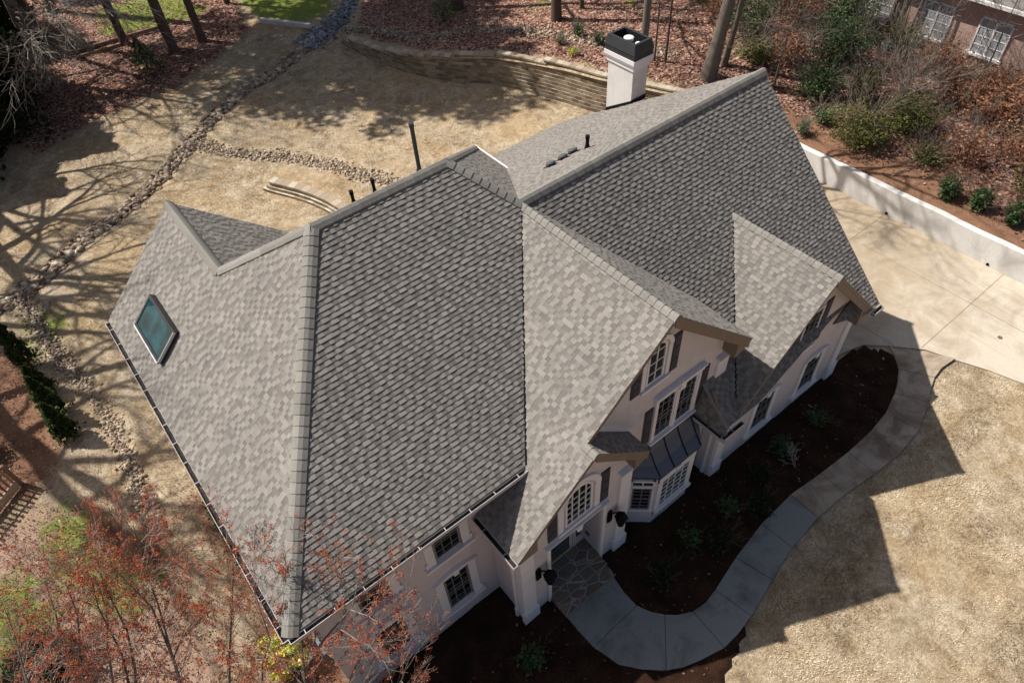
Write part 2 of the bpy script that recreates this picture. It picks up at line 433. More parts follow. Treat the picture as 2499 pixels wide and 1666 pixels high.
def cap(p0, p1, nA, nB, label=None, w=.19, expo=.235, lift=.055, seed=0, name='ridge_cap', kk=1):
    """overlapping cap shingles from low p0 to high p1"""
    rnd = random.Random(seed); p0 = Vector(p0); p1 = Vector(p1); t = (p1-p0); Ln = t.length; t.normalize()
    up = (nA+nB).normalized()
    def side(n, s):
        d = n.cross(t); 
        if d.z > 0: d = -d
        return d.normalized()
    a = side(nA, 1); b = side(nB, -1)
    if a.dot(b) > .99: b = -a
    prof = [(a, w), (a, w*.5), (None, 0), (b, w*.5), (b, w)]
    mbb = MB(); n = max(1, int(round(Ln/expo))); e = Ln/n
    for k in range(n):
        tn = rnd.uniform(.2, .8)
        s0 = p0 + t*(k*e - .01); s1 = p0 + t*((k+1)*e + .03)
        i = len(mbb.v)
        for (s, hh) in ((s0, lift+.02), (s1, lift)):
            for q, (dr, ww) in enumerate(prof):
                off = (dr*ww if dr else Vector((0,0,0)))
                rise = hh*(1.0 if dr is None else (1.0 if ww < w*.7 else .72)) - (.016 if dr is None else 0)
                mbb.v.append(tuple(s + off + up*rise))
        for q, (dr, ww) in enumerate(prof):
            off = (dr*ww if dr else Vector((0,0,0))); mbb.v.append(tuple(s0 + off + up*(-.01)))
        for q in range(4):
            mbb.f.append((i+q, i+q+1, i+5+q+1, i+5+q)); mbb.t.append(tn)
            mbb.f.append((i+10+q, i+10+q+1, i+q+1, i+q)); mbb.t.append(tn*.5)
        # skirts on the long sides
        for q in (0, 4):
            j = len(mbb.v)
            for s in (s0, s1): mbb.v.append(tuple(s + prof[q][0]*w + up*(-.02)))
            mbb.f.append((i+q, i+5+q, j+1, j)); mbb.t.append(tn*.6)
    o = mbb.build(name, M_CAP, H, label=label, smooth=False)
    return o

hr = (XC, (ZC-ZE)/KF, ZC)                       # where front hip meets the entry ridge
P1 = (4.89, RIDGE_Y, RIDGE_Z); XP2 = XC-(RIDGE_Z-ZC)/KC; P2 = (XP2, RIDGE_Y, RIDGE_Z)
XD = XC-(ZC-ZE)/KC
_, nF = roof_slope('tall front slope of the main hipped roof, in raking light', (0, 0, ZE), (0, -1), KF,
    [[(0, 0), (XD, 0), (hr[0], hr[1]), (P2[0], P2[1]), (P1[0], P1[1])]], 1)
KBK = .76
WRX, WRZ = 2.97, ZE+KL*2.97
WY = RIDGE_Y+(RIDGE_Z-WRZ)/KBK
YRB = RIDGE_Y+(RIDGE_Z-(ZC-KC*(13.3-XC)))/KBK
_, nL = roof_slope('broad left slope with the skylight', (0, 0, ZE), (-1, 0), KL,
    [[(0, 0), (P1[0], P1[1]), (WRX, WY), (0, WY)], [(0, WY), (WRX, WY), (WRX, 11.87), (0, 11.87)]], 2)
YB = YRB
_, nB = roof_slope('hidden rear slope of the main roof', (0, RIDGE_Y, RIDGE_Z), (0, 1), KBK,
    [[P1[:2], P2[:2], (13.3, YB), (WRX+2.4, YB), (WRX, WY)]], 3)
_, nWR = roof_slope('right slope of the small rear wing gable', (WRX, 0, WRZ), (1, 0), KL,
    [[(WRX, WY-1.0), (WRX+2.9, WY-1.), (WRX+2.9, 11.87), (WRX, 11.87)]], 4)
_, nCR = roof_slope('right slope of the entry gable seen nearly edge on', (XC, 0, ZC), (1, 0), KC,
    [[(XC, hr[1]), (P2[0], P2[1]), (13.3, YRB), (13.3, hr[1])], [(XC, -.96), (XC, hr[1]), (13.3, hr[1]), (13.3, -.96)]], 5)
XPL = 4.88
_, nCL = roof_slope('bright left slope of the entry gable sweeping down to the porch', (XC, 0, ZC), (-1, 0), KC,
    [[(XC, -.96), (XC, hr[1]), (XD, 0), (XD, -.96)], [(XPL, -1.3), (7.28, -1.3), (7.28, -.96), (XPL, -.96)],
     [(XPL, -.96), (XD, -.96), (XD, .36), (XPL, .36)]], 6)
PX, PZ = 7.28, ZC-KC*(XC-7.28)
_, nPR = roof_slope('small dark right slope of the porch gable', (PX, 0, PZ), (1, 0), KC,
    [[(PX, -1.3), (9.2, -1.3), (9.2, -.47), (PX, -.47)]], 7)
_, nR1 = roof_slope('long front slope of the right wing', (0, R1Y, R1Z), (0, -1), KR,
    [[(9.85, R1Y), (9.85, 3.8), (12.98, -.3), (XR1, -.3), (XR1, R1Y)], [(12.24, -.3-.2), (12.24, -1.58), (12.9, -1.58), (12.98, -.3), (12.8,-.3)],
     [(12.9, -1.58), (13.6,-1.58), (XR1, -.9), (XR1, -.3), (12.98, -.3)], [(17.5,-1.27),(19.0,-1.58),(XR1,-1.58),(XR1,-.9)]], 8)
_, nR1b = roof_slope('pale rear slope of the right wing below the chimney', (0, R1Y, R1Z), (0, 1), KB,
    [[(9.9, R1Y), (XR1, R1Y), (XR1, 9.2), (12.3, 9.2)], [(12.3, 9.2), (XR1, 9.2), (XR1, 13.8), (12.6, 13.8)]], 9)
yv = R1Y-(R1Z-ZG)/KR
def rgv(x): return R1Y-(R1Z-(ZG-KG*abs(x-XG)))/KR      # valley with the wing's front slope
_, nGL = roof_slope('bright left slope of the right front gable', (XG, 0, ZG), (-1, 0), KG,
    [[(XG, YG), (XG, yv+.06), (12.75, rgv(12.75)+.06), (12.75, YG)]], 10)
_, nGR = roof_slope('narrow right slope of the right front gable', (XG, 0, ZG), (1, 0), KG,
    [[(XG, YG), (19.28, YG), (19.28, rgv(19.28)+.04), (XG, yv+.06)]], 11)
# little steep return at the left end of the low eave
_, nRet = roof_slope('little dark return slope beside the bay roof', (12.26, 0, 4.72), (-1, 0), 4.6,
    [[(12.26, -.48), (12.26, -.8), (12.05, -1.68), (12.02, -1.68), (12.02, -.48)]], 12)

cap((.02, .02, ZE), P1, nF, nL, 'long front hip cap running down to the front left corner', seed=1, w=.21)
cap((WRX, WY, WRZ), P1, nB, nL, 'short rear left hip cap', seed=2, expo=.9)
cap(P1, P2, nF, nB, 'top ridge of the main roof', seed=3, expo=.25, w=.20, lift=.06)
cap(hr, P2, nF, nCR, 'front right hip cap', seed=4, w=.18)
cap((13.28, YRB-.03, ZC-KC*(13.28-XC)), P2, nCR, nB, 'rear right hip cap', seed=5, w=.18)
cap((XC, -.98, ZC), hr, nCL, nCR, 'ridge cap of the entry gable', seed=6, w=.18, expo=.215)
cap((WRX, 11.9, WRZ), (WRX, WY, WRZ), nL, nWR, 'smooth ridge cap of the small rear wing', seed=7, expo=1.7, w=.21, lift=.07)
cap((XR1+.02, R1Y, R1Z), (9.9, R1Y, R1Z), nR1, nR1b, 'long smooth ridge cap of the right wing', seed=8, expo=.3, w=.21, lift=.07)
cap((XG, YG-.02, ZG), (XG, yv, ZG), nGL, nGR, 'ridge cap of the right front gable', seed=9, w=.18, expo=.215)
cap((PX, -1.32, PZ), (PX, -.9, PZ), nCL, nPR, 'stub ridge cap of the porch gable', seed=10, w=.17)
cap((12.27, -1.6, R1Z-KR*(R1Y+1.6)), (12.27, -.5, R1Z-KR*(R1Y+.5)), nR1, nRet, 'dark cap on the low return slope', seed=11, w=.12)

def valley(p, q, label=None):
    b = MB(); b.bar(p, q, .05, .035); return b.build('valley_shadow_bar', M_BLACK, H, label=label)  # black bar stands in for the shadow gap along the roof valley
valley((XD, 0, ZE+.015), (hr[0], hr[1], hr[2]+.0), 'dark valley shadow line between the main roof and the entry gable')
valley((12.95, rgv(12.95), ZG-KG*(XG-12.95)+.01), (XG, yv, ZG+.0), 'dark valley shadow line left of the right front gable')
# ---- masonry volumes (front faces -Y)
def xz(pts, y0, y1, name, label=None, m_=None, parent=H):
    b = MB(); b.prism([(x, y0, z) for x, z in pts], (0, y1-y0, 0)); return b.build(name, m_ or M_WALL, parent, label=label)
def yz(pts, x0, x1, name, label=None, m_=None, parent=H):
    b = MB(); b.prism([(x0, y, z) for y, z in pts], (x1-x0, 0, 0)); return b.build(name, m_ or M_WALL, parent, label=label)
b = MB(); b.box(.4, 12.9, .37, 11.3, -.3, 6.12); b.build('wall', M_WALL, H, label='two storey stucco body under the main roof')
def zcl(x): return ZC-KC*abs(XC-x)-.17
yz([(.9, 6.0), (RIDGE_Y, RIDGE_Z-.35), (11.0, 6.0)], 8.0, 8.2, 'wall')
xz([(.45, 6.0), (WRX, WRZ-.2), (5.5, 6.0)], 11.3, 11.45, 'wall')
yz([(1.0,5.9),(1.0,6.2),(10,6.2),(10,5.9)], 12.9, 13.0, 'wall')
xz([(8.9, -.3), (13.0, -.3), (13.0, zcl(13.0)), (XC, zcl(XC)), (7.0, zcl(7.0)), (7.0, 3.7), (8.9, 3.7)], -.5, .6, 'wall', 'entry gable wall')
xz([(5.21, -.3), (6.14, -.3), (6.14, 3.45), (8.05, 3.45), (8.05, -.3), (9.0, -.3), (9.0, PZ-KC*(9.0-PX)-.17), (PX, PZ-.17), (5.21, zcl(5.21))], -.9, -.2, 'wall', 'porch gable wall')
b = MB(); b.box(5.21, 9.0, -.2, .5, -.3, 4.9); b.build('wall', M_WALL, H)
zrg = lambda x: ZG-KG*abs(XG-x)-.17
xz([(12.9, -.3), (19.35, -.3), (19.35, zrg(19.2)), (XG, zrg(XG)), (12.9, zrg(12.9))], -1.05, -.3, 'wall', 'right front gable wall')
yz([(-.9, -.3), (-.9, R1Z-KR*(R1Y+.9)-.2), (R1Y, R1Z-.2), (13.4, R1Z-KB*(13.4-R1Y)-.2), (13.4, -.3)], 19.15, 19.33, 'wall', 'right end wall')
b = MB(); b.box(12.92, 19.14, -.3, 13.4, -.3, 3.55); b.build('wall', M_WALL, H)

# rake boards and boxed soffits
def rake(x0, z0, x1, z1, y, ywall, drop=.2, label=None):
    b = MB()
    b.prism([(x0, y+.012, z0-.13), (x1, y+.012, z1-.13), (x1, y+.012, z1-.13-drop), (x0, y+.012, z0-.13-drop)], (0, .04, 0))
    b.prism([(x0, y+.053, z0-.2), (x1, y+.053, z1-.2), (x1, y+.053, z1-.235), (x0, y+.053, z0-.235)], (0, ywall-y-.02, 0))
    return b.build('rake_board', M_DECK, H, label=label)
rake(XC, ZC, 13.25, ZC-KC*(13.25-XC), -.96, -.5, .26, 'wide tan rake board at the right of the entry gable')
rake(XC, ZC, 7.4, ZC-KC*(XC-7.4), -.96, -.5, .07)
rake(PX, PZ, 9.15, PZ-KC*(9.15-PX), -1.3, -.9, .22)
rake(PX, PZ, 5.0, ZC-KC*(XC-5.0), -1.3, -.9, .07)
rake(XG, ZG, 19.2, ZG-KG*(19.2-XG), YG, -1.05, .26, 'wide tan rake board at the right of the right front gable')
rake(XG, ZG, 12.75, ZG-KG*(XG-12.75), YG, -1.05, .07)
def boxed(pts, y0, y1, label=None):
    b = MB(); b.prism([(x, y0, z) for x, z in pts], (0, y1-y0, 0)); return b.build('boxed_eave', M_DECK, H, label=label)
ze_ = lambda x: ZC-KC*(x-XC)-.13
boxed([(12.7, ze_(12.7)-.05), (13.27, ze_(13.27)), (13.2, ze_(13.27)-.12), (12.72, ze_(13.27)-.30)], -.93, -.5)
b = MB(); b.box(13.02, 13.24, -.5, 4.2, 6.02, 6.2); b.build('boxed_eave', M_DECK, H)
pe = lambda x: PZ-KC*(x-PX)-.13
boxed([(8.7, pe(8.7)-.05), (9.17, pe(9.17)), (9.12, pe(9.17)-.1), (8.72, pe(9.17)-.3)], -1.27, -.9)
ge = lambda x: ZG-KG*(x-XG)-.13
boxed([(18.6, ge(18.6)-.05), (19.26, ge(19.26)), (19.2, ge(19.26)-.1), (18.62, ge(19.26)-.28)], YG+.03, -1.05)
zpl = lambda x: ZC-KC*(XC-x)-.13
boxed([(4.9, zpl(4.9)), (5.5, zpl(5.5)-.04), (5.5, zpl(4.9)-.05), (4.95, zpl(4.9)-.08)], -1.27, -.9)
b = MB(); b.box(.02, .4, .02, 11.8, 5.98, 6.04); b.box(.02, XD, .02, .37, 5.98, 6.04)
b.box(4.92, 5.21, -1.25, .36, 4.7, 4.75); b.build('soffit', M_SOFFIT, H)
# white corner band where the porch roof meets the entry wall
b = MB(); b.prism([(7.6, -.53, PZ-KC*(7.6-PX)+.03), (9.35, -.53, PZ-KC*(9.35-PX)+.03), (9.35, -.53, PZ-KC*(9.35-PX)+.2), (7.6, -.53, PZ-KC*(7.6-PX)+.28)], (0, .035, 0))
b.build('flashing_band', M_TRIM, H, label='white flashing band above the porch roof')
b = MB(); b.bar((13.31, 7.6, ZC-KC*(13.3-XC)+.03), (13.31, YRB, ZC-KC*(13.3-XC)+.03), .05, .07); b.build('drip_edge', M_WHITEMET, H)

# ---- gutters
def gutter(p0, p1, out, label, nh, debris=True, w=.13, h=.12):
    p0 = Vector(p0); p1 = Vector(p1); o = Vector(out); t = (p1-p0)
    b = MB(); z = Vector((0,0,1))
    def wallp(off, th, z0, z1):
        a = [p0+o*off, p1+o*off, p1+o*(off+th), p0+o*(off+th)]
        b.hexa([q+z*z0 for q in a]+[q+z*z1 for q in a])
    wallp(w-.008, .010, -h, .006); wallp(0, .01, -h, 0); wallp(.01, w-.025, -h, -h+.012)
    e = t.normalized()*.012
    for q in (p0, p1):
        a = [q, q+o*w, q+o*w+e, q+e]; b.hexa([x+z*(-h) for x in a]+[x for x in a])
    g = b.build('gutter', M_GUT, H, label=label)
    d = MB(); a = [p0+o*.012, p1+o*.012, p1+o*(w-.018), p0+o*(w-.018)]
    d.hexa([q+z*(-h+.014) for q in a]+[q+z*(-h+.05) for q in a]); d.build('debris', M_GUTIN, g)
    if nh:
        hb = MB(); q = p0+t*(.5/nh); sd = t.normalized()*.008
        a = [q-sd, q-sd+o*w, q+sd+o*w, q+sd]; hb.hexa([x+z*(-.02) for x in a]+[x+z*.0 for x in a])
        h0 = hb.build('hanger', M_GUT, g)
        for i in range(1, nh):
            c = h0.copy(); COL.objects.link(c); c.parent = g; c.location = Vector(h0.location)+t*(i/nh)
    return g
gutter((-.01, -.02, ZE-.02), (-.01, 11.8, ZE-.02), (-1, 0, 0), 'white lipped gutter along the left eave', 16)
gutter((-.02, -.01, ZE-.02), (XD+.04, -.01, ZE-.02), (0, -1, 0), 'dark gutter along the front eave', 9)
gutter((XPL-.01, .34, zpl(XPL)+.10), (XPL-.01, -1.3, zpl(XPL)+.10), (-1, 0, 0), 'short gutter at the left of the porch', 2)
gutter((12.03, -1.74, 3.64), (12.03, -.52, 3.64), (-1, 0, 0), 'short dark gutter beside the bay roof', 1)
gutter((11.9, -1.62, 3.72), (12.78, -1.62, 3.72), (0, -1, 0), 'tiny gutter return at the low corner', 1)
gutter((19.2, -1.60, 3.78), (19.72, -1.60, 3.78), (0, -1, 0), 'gutter end at the right corner', 0)

def downspout(x, y, z0, z1, label, elbow=(0, 0)):
    b = MB(); b.tube([(x+elbow[0], y+elbow[1], z1+.35), (x, y, z1), (x, y, z0+.45)], .05, 6); d = b.build('downspout', M_TRIM, H, label=label)
    b = MB(); b.tube([(x, y, z0+.5), (x, y, z0-.05)], .075, 8); b.build('drain_boot', M_WHITEMET, d)
downspout(5.12, -.62, 0, 4.4, 'downspout beside the left porch pilaster', (-.2, 0))
downspout(12.78, -.85, 0, 3.2, 'downspout in the corner left of the right gable', (-.5, .1))

# ---- windows in wall frames
class Fr:
    def __init__(s, ox, oy, ux=1, uy=0):
        l = math.hypot(ux, uy); s.o = (ox, oy); s.u = (ux/l, uy/l); s.n = (uy/l, -ux/l)
    def p(s, u, d, z): return (s.o[0]+s.u[0]*u+s.n[0]*d, s.o[1]+s.u[1]*u+s.n[1]*d, z)
    def box(s, mb, u0, u1, d0, d1, z0, z1):
        mb.hexa([s.p(u0,d0,z0), s.p(u1,d0,z0), s.p(u1,d1,z0), s.p(u0,d1,z0), s.p(u0,d0,z1), s.p(u1,d0,z1), s.p(u1,d1,z1), s.p(u0,d1,z1)])
    def prism(s, mb, pts, d0, d1):
        a = [s.p(u, d0, z) for u, z in pts]; v = s.p(0, d1, 0); o = s.p(0, d0, 0)
        mb.prism(a, (v[0]-o[0], v[1]-o[1], 0))
def arc(u0, u1, z, rise, n=12):
    w2 = (u1-u0)/2; uc = (u0+u1)/2
    r = (w2*w2+rise*rise)/(2*rise); zc = z+rise-r; a0 = math.asin(min(1, w2/r)); a0 = a0 if rise <= w2+1e-6 else math.pi-a0
    return [(uc+r*math.sin(a0-2*a0*k/n), zc+r*math.cos(a0-2*a0*k/n)) for k in range(n+1)]      # right -> left

def window(F, u0, u1, z0, z1, cols, rows, label=None, rise=0, mm=None, sash=None, glass=None, meet=True, curtain=False, d=0., mw=.032, fw=.06):
    mm = mm or M_MUNT; sash = sash or M_TRIM; glass = glass or M_GLASS
    fr = MB()
    F.box(fr, u0, u0+fw, d-.03, d+.035, z0, z1); F.box(fr, u1-fw, u1, d-.03, d+.035, z0, z1); F.box(fr, u0+fw, u1-fw, d-.03, d+.035, z0, z0+fw)
    if rise:
        A = arc(u0, u1, z1, rise); B = arc(u0+fw, u1-fw, z1, rise-fw)
        for k in range(len(A)-1): F.prism(fr, [A[k], A[k+1], B[k+1], B[k]], d-.03, d+.035)
    else: F.box(fr, u0+fw, u1-fw, d-.03, d+.035, z1-fw, z1)
    wdw = fr.build('window', sash, H, label=label)
    g = MB(); pts = [(u0+fw*.5, z0+fw*.5), (u1-fw*.5, z0+fw*.5)]
    if rise: pts += arc(u0+fw*.5, u1-fw*.5, z1, rise-fw*.5)
    else: pts += [(u1-fw*.5, z1-fw*.5), (u0+fw*.5, z1-fw*.5)]
    F.prism(g, pts, d-.012, d+.006); g.build('pane', glass, wdw)
    mb_ = MB()
    def ztop(u):
        if not rise: return z1-fw
        w2 = (u1-u0)/2; r = (w2*w2+rise*rise)/(2*rise); return z1+rise-r+math.sqrt(max(0, r*r-(u-(u0+u1)/2)**2))-fw
    for k in range(1, cols):
        u = u0+(u1-u0)*k/cols; F.box(mb_, u-mw/2, u+mw/2, d+.007, d+.026, z0+fw, ztop(u))
    for k in range(1, rows):
        z = z0+(z1-z0)*k/rows; F.box(mb_, u0+fw, u1-fw, d+.007, d+.024, z-mw/2, z+mw/2)
    if rise:
        F.box(mb_, u0+fw, u1-fw, d+.007, d+.024, z1-mw/2, z1+mw/2)
    if mb_.v: mb_.build('muntins', mm, wdw)
    if meet:
        r_ = MB(); z = (z0+z1)/2; F.box(r_, u0+fw, u1-fw, d+.004, d+.034, z-.03, z+.03); r_.build('meeting_rail', mm if mm is M_MUNTG else sash, wdw)
    return wdw
def shutter(F, u0, u1, z0, z1, label=None, slant=0, curve=0):
    b = MB(); zl, zr = z1+(slant if slant > 0 else 0), z1+(-slant if slant < 0 else 0)
    F.prism(b, [(u0, z0), (u1, z0), (u1, zr), (u0, zl)], .0, .03)
    zs = (z0, z0+(z1-z0)*.36, z0+(z1-z0)*.68, z1); 
    for k in range(3): F.box(b, u0+.05, u1-.05, .03, .042, zs[k]+.05, zs[k+1]-.05)
    return b.build('shutter', M_SHUT, H, label=label)
def surround(F, u0, u1, z0, z1, arch=.18, wdt=.25, ears=True, label=None, key=True):
    """plaster surround: side trims with flared feet, shallow arched header, sill"""
    b = MB(); a, c = u0-wdt, u1+wdt
    F.box(b, a, u0-.01, .0, .05, z0, z1); F.box(b, u1+.01, c, .0, .05, z0, z1)
    F.box(b, a-.06, u0-.01, .0, .052, z0, z0+.22); F.box(b, u1+.01, c+.06, .0, .052, z0, z0+.22)
    if arch is not None:
        A = arc(a-.04, c+.04, z1+.06, arch, 12)
        F.prism(b, [(a-.04, z1-.0), (c+.04, z1-.0)] + A, .0, .055)
        B2 = arc(a-.07, c+.07, z1+.07, arch+.02, 12)
        for k in range(12): F.prism(b, [A[k], B2[k], B2[k+1], A[k+1]], .0, .10)
        if key: F.prism(b, [((a+c)/2-.07, z1-.02), ((a+c)/2+.07, z1-.02), ((a+c)/2+.11, z1+arch+.1), ((a+c)/2-.11, z1+arch+.1)], .0, .115)
    F.box(b, a-.1, c+.1, .0, .13, z0-.11, z0-.0)
    return b.build('window_surround', M_TRIM, H, label=label)
FM = Fr(0, .37)
for u, w_ in ((3.56, 'right'), (1.49, 'left')):
    window(FM, u, u+.78, 4.22, 5.75, 3, 5, 'upper front window tucked under the eave, %s of the pair' % w_, mm=M_MUNTG, sash=M_SASH, mw=.022)
    surround(FM, u, u+.78, 4.10, 5.85, None, label='plaster surround of the %s upper front window' % w_)
    window(FM, u, u+.78, 1.13, 2.90, 3, 5, 'lower front window with arched plaster header, %s of the pair' % w_, mm=M_MUNTG, sash=M_SASH)
    surround(FM, u, u+.78, 1.00, 2.93, .17, label='plaster surround of the %s lower front window' % w_)
# porch gable window
FP = Fr(0, -.9)
window(FP, 6.68, 7.60, 3.86, 5.02, 4, 4, 'tall arched window over the front door', rise=.44, meet=False, mw=.04)
A = arc(6.60, 7.68, 5.02, .52); B2 = arc(6.42, 7.86, 5.02, .72)
b = MB()
for k in range(12): FP.prism(b, [A[k], B2[k], B2[k+1], A[k+1]], 0, .07)
FP.box(b, 6.42, 6.61, 0, .05, 3.80, 5.02); FP.box(b, 7.67, 7.86, 0, .05, 3.80, 5.02); FP.box(b, 6.4, 7.88, 0, .10, 3.72, 3.82)
b.build('window_surround', M_TRIM, H, label='white arched surround over the front door')
shutter(FP, 6.10, 6.40, 3.74, 4.95, 'left shutter of the arched porch window', slant=0)
shutter(FP, 7.89, 8.19, 3.74, 5.22, 'right shutter of the arched porch window')
# entry gable windows
FC = Fr(0, -.5)
window(FC, 9.62, 10.24, 6.86, 8.0, 2, 3, 'small arched attic window high in the entry gable', rise=.30, meet=False, mw=.035)
b = MB(); A = arc(9.56, 10.30, 8.0, .36); B2 = arc(9.44, 10.42, 8.0, .50)
for k in range(12): FC.prism(b, [A[k], B2[k], B2[k+1], A[k+1]], 0, .07)
FC.box(b, 9.44, 9.57, 0, .05, 6.82, 8.0); FC.box(b, 10.29, 10.42, 0, .05, 6.82, 8.0); FC.box(b, 9.42, 10.44, 0, .11, 6.74, 6.83)
b.build('window_surround', M_TRIM, H, label='white arched surround of the attic window')
shutter(FC, 9.12, 9.43, 6.76, 7.75, 'left shutter of the attic window'); shutter(FC, 10.45, 10.75, 6.76, 8.15, 'right shutter of the attic window')
window(FC, 10.24, 10.98, 3.98, 5.74, 3, 5, 'left half of the double window above the bay', mm=M_MUNTG, sash=M_TRIM)
window(FC, 11.08, 11.82, 3.98, 5.74, 3, 5, 'right half of the double window above the bay', mm=M_MUNTG, sash=M_TRIM)
b = MB(); FC.box(b, 10.14, 10.25, 0, .06, 3.94, 5.78); FC.box(b, 10.975, 11.085, 0, .06, 3.94, 5.78); FC.box(b, 11.81, 11.92, 0, .06, 3.94, 5.78)
FC.box(b, 10.10, 11.96, 0, .09, 5.78, 5.98); FC.box(b, 10.08, 11.98, 0, .15, 5.98, 6.04); FC.box(b, 10.93, 11.13, 0, .17, 5.76, 6.08); FC.box(b, 10.10, 11.96, 0, .12, 3.86, 3.94)
b.build('window_surround', M_TRIM, H, label='white surround and header of the double window')
shutter(FC, 9.80, 10.10, 4.02, 5.62, 'left shutter of the double window'); shutter(FC, 11.96, 12.28, 4.02, 5.70, 'right shutter of the double window')
# right gable
FG = Fr(0, -1.05)
window(FG, 15.98, 16.86, 3.62, 5.32, 3, 5, 'upper window of the right front gable between dark shutters', mm=M_MUNTG, sash=M_TRIM)
shutter(FG, 15.62, 15.93, 3.56, 5.35, 'left shutter of the right gable window'); shutter(FG, 16.91, 17.25, 3.56, 5.40, 'right shutter of the right gable window')
b = MB(); FG.box(b, 15.93, 16.91, 0, .1, 3.50, 3.61); b.build('window_sill', M_TRIM, H)
for u, w_ in ((14.68, 'left'), (17.18, 'right')):
    window(FG, u, u+.82, .82, 2.36, 3, 5, 'lower window of the right gable, %s of the pair' % w_, mm=M_MUNTG, sash=M_SASH)
    surround(FG, u, u+.82, .70, 2.40, .15, .2, label='plaster surround of the %s lower gable window' % w_)

# ---- pilasters
def pilaster(F, u0, u1, z0, z1, d, zp, label=None, capz=True, side=None):
    b = MB(); F.box(b, u0, u1, -.02, d, z0, z1); p = b.build('pilaster', M_TRIM, H, label=label)
    if zp is not None:
        b = MB(); F.box(b, u0-.05, u1+.05, -.02, d+.06, z0-.3, zp); b.build('plinth', M_TRIM, p)
    if capz:
        b = MB(); F.box(b, u0-.06, u1+.06, -.02, d+.05, z1, z1+.07); F.box(b, u0-.1, u1+.1, -.02, d+.1, z1+.07, z1+.12); b.build('capital', M_TRIM, p)
    return p
pilaster(FP, 5.14, 5.58, 0, 4.55, .07, .66, 'tall pilaster left of the front door', capz=False)
pilaster(FP, 8.62, 9.03, 0, 4.42, .07, .62, 'pilaster right of the front door')
pilaster(FC, 12.62, 13.05, 3.9, 5.60, .08, None, 'pilaster at the right of the entry gable')
pilaster(FG, 12.85, 13.22, 0, 3.55, .07, .62, 'pilaster at the left of the right gable', capz=False)
pilaster(FG, 19.06, 19.42, 0, 3.05, .07, .75, 'pilaster at the right corner')
b = MB(); b.box(12.78, 12.9, -1.05, -.52, 0, 3.5); b.build('wall', M_WALL, H)
b = MB(); b.box(5.15, 5.21, -.9, -.5, 0, 4.5); b.build('pilaster_return', M_TRIM, H)

# ---- porch: recess, door, steps, lamps
b = MB(); FP.box(b, 6.04, 6.15, -.02, .06, 0, 3.45); FP.box(b, 8.04, 8.15, -.02, .06, 0, 3.45); FP.box(b, 6.0, 8.19, -.02, .08, 3.44, 3.56); FP.box(b, 5.98, 8.21, -.02, .13, 3.56, 3.60)
FP.prism(b, [(7.02, 3.38), (7.16, 3.38), (7.20, 3.66), (6.98, 3.66)], -.02, .16)
b.build('door_surround', M_TRIM, H, label='white trim round the porch opening')
FD = Fr(0, -.2)
b = MB(); FD.box(b, 6.2, 7.55, .0, .06, .45, 2.6); dr = b.build('door', M_DOOR, H, label='front door with tall dark glass')
b = MB(); FD.box(b, 6.3, 7.42, .06, .075, .72, 2.45); b.build('pane', M_GLASST, dr)
b = MB(); FD.box(b, 6.25, 7.47, .06, .10, .64, .70); b.build('brass_edge', M_BRASS, dr)
b = MB(); FD.box(b, 7.58, 8.04, .0, .05, .45, 2.6); sl = b.build('sidelight', M_DOOR, H, label='narrow sidelight beside the front door')
b = MB(); FD.box(b, 7.70, 7.92, .05, .06, .95, 2.3); b.build('pane', M_GLASST, sl)
b = MB(); FR_ = Fr(8.05, -.2, 0, -1)
FR_.box(b, .08, .62, .0, .02, .55, 1.35); FR_.box(b, .08, .62, .0, .02, 1.5, 3.2); b.build('recess_panel', M_DOOR, H)
b = MB(); FR_.box(b, .16, .30, .0, .07, 1.0, 1.12); b.build('doorbell_box', M_VENTG, H)
b = MB(); b.box(6.14, 8.05, -.96, -.2, .08, .45); b.build('porch_floor', M_FLAG, H, label='flagstone porch floor')
b = MB(); b.box(6.12, 8.07, -1.25, -.955, 0, .30); b.build('step', M_FLAG, H, label='upper flagstone step')
b = MB(); b.box(6.12, 8.07, -1.62, -1.245, -.02, .15); b.build('step', M_FLAG, H, label='lower flagstone step')
for yy_, zz_ in ((-.962, .45), (-1.252, .30), (-1.622, .15)):
    b = MB(); b.box(6.11, 8.08, yy_-.008, yy_+.012, zz_-.03, zz_+.004); b.build('step_nosing', simple('nosing_stone', (.30,.235,.14), .8, .3), H)
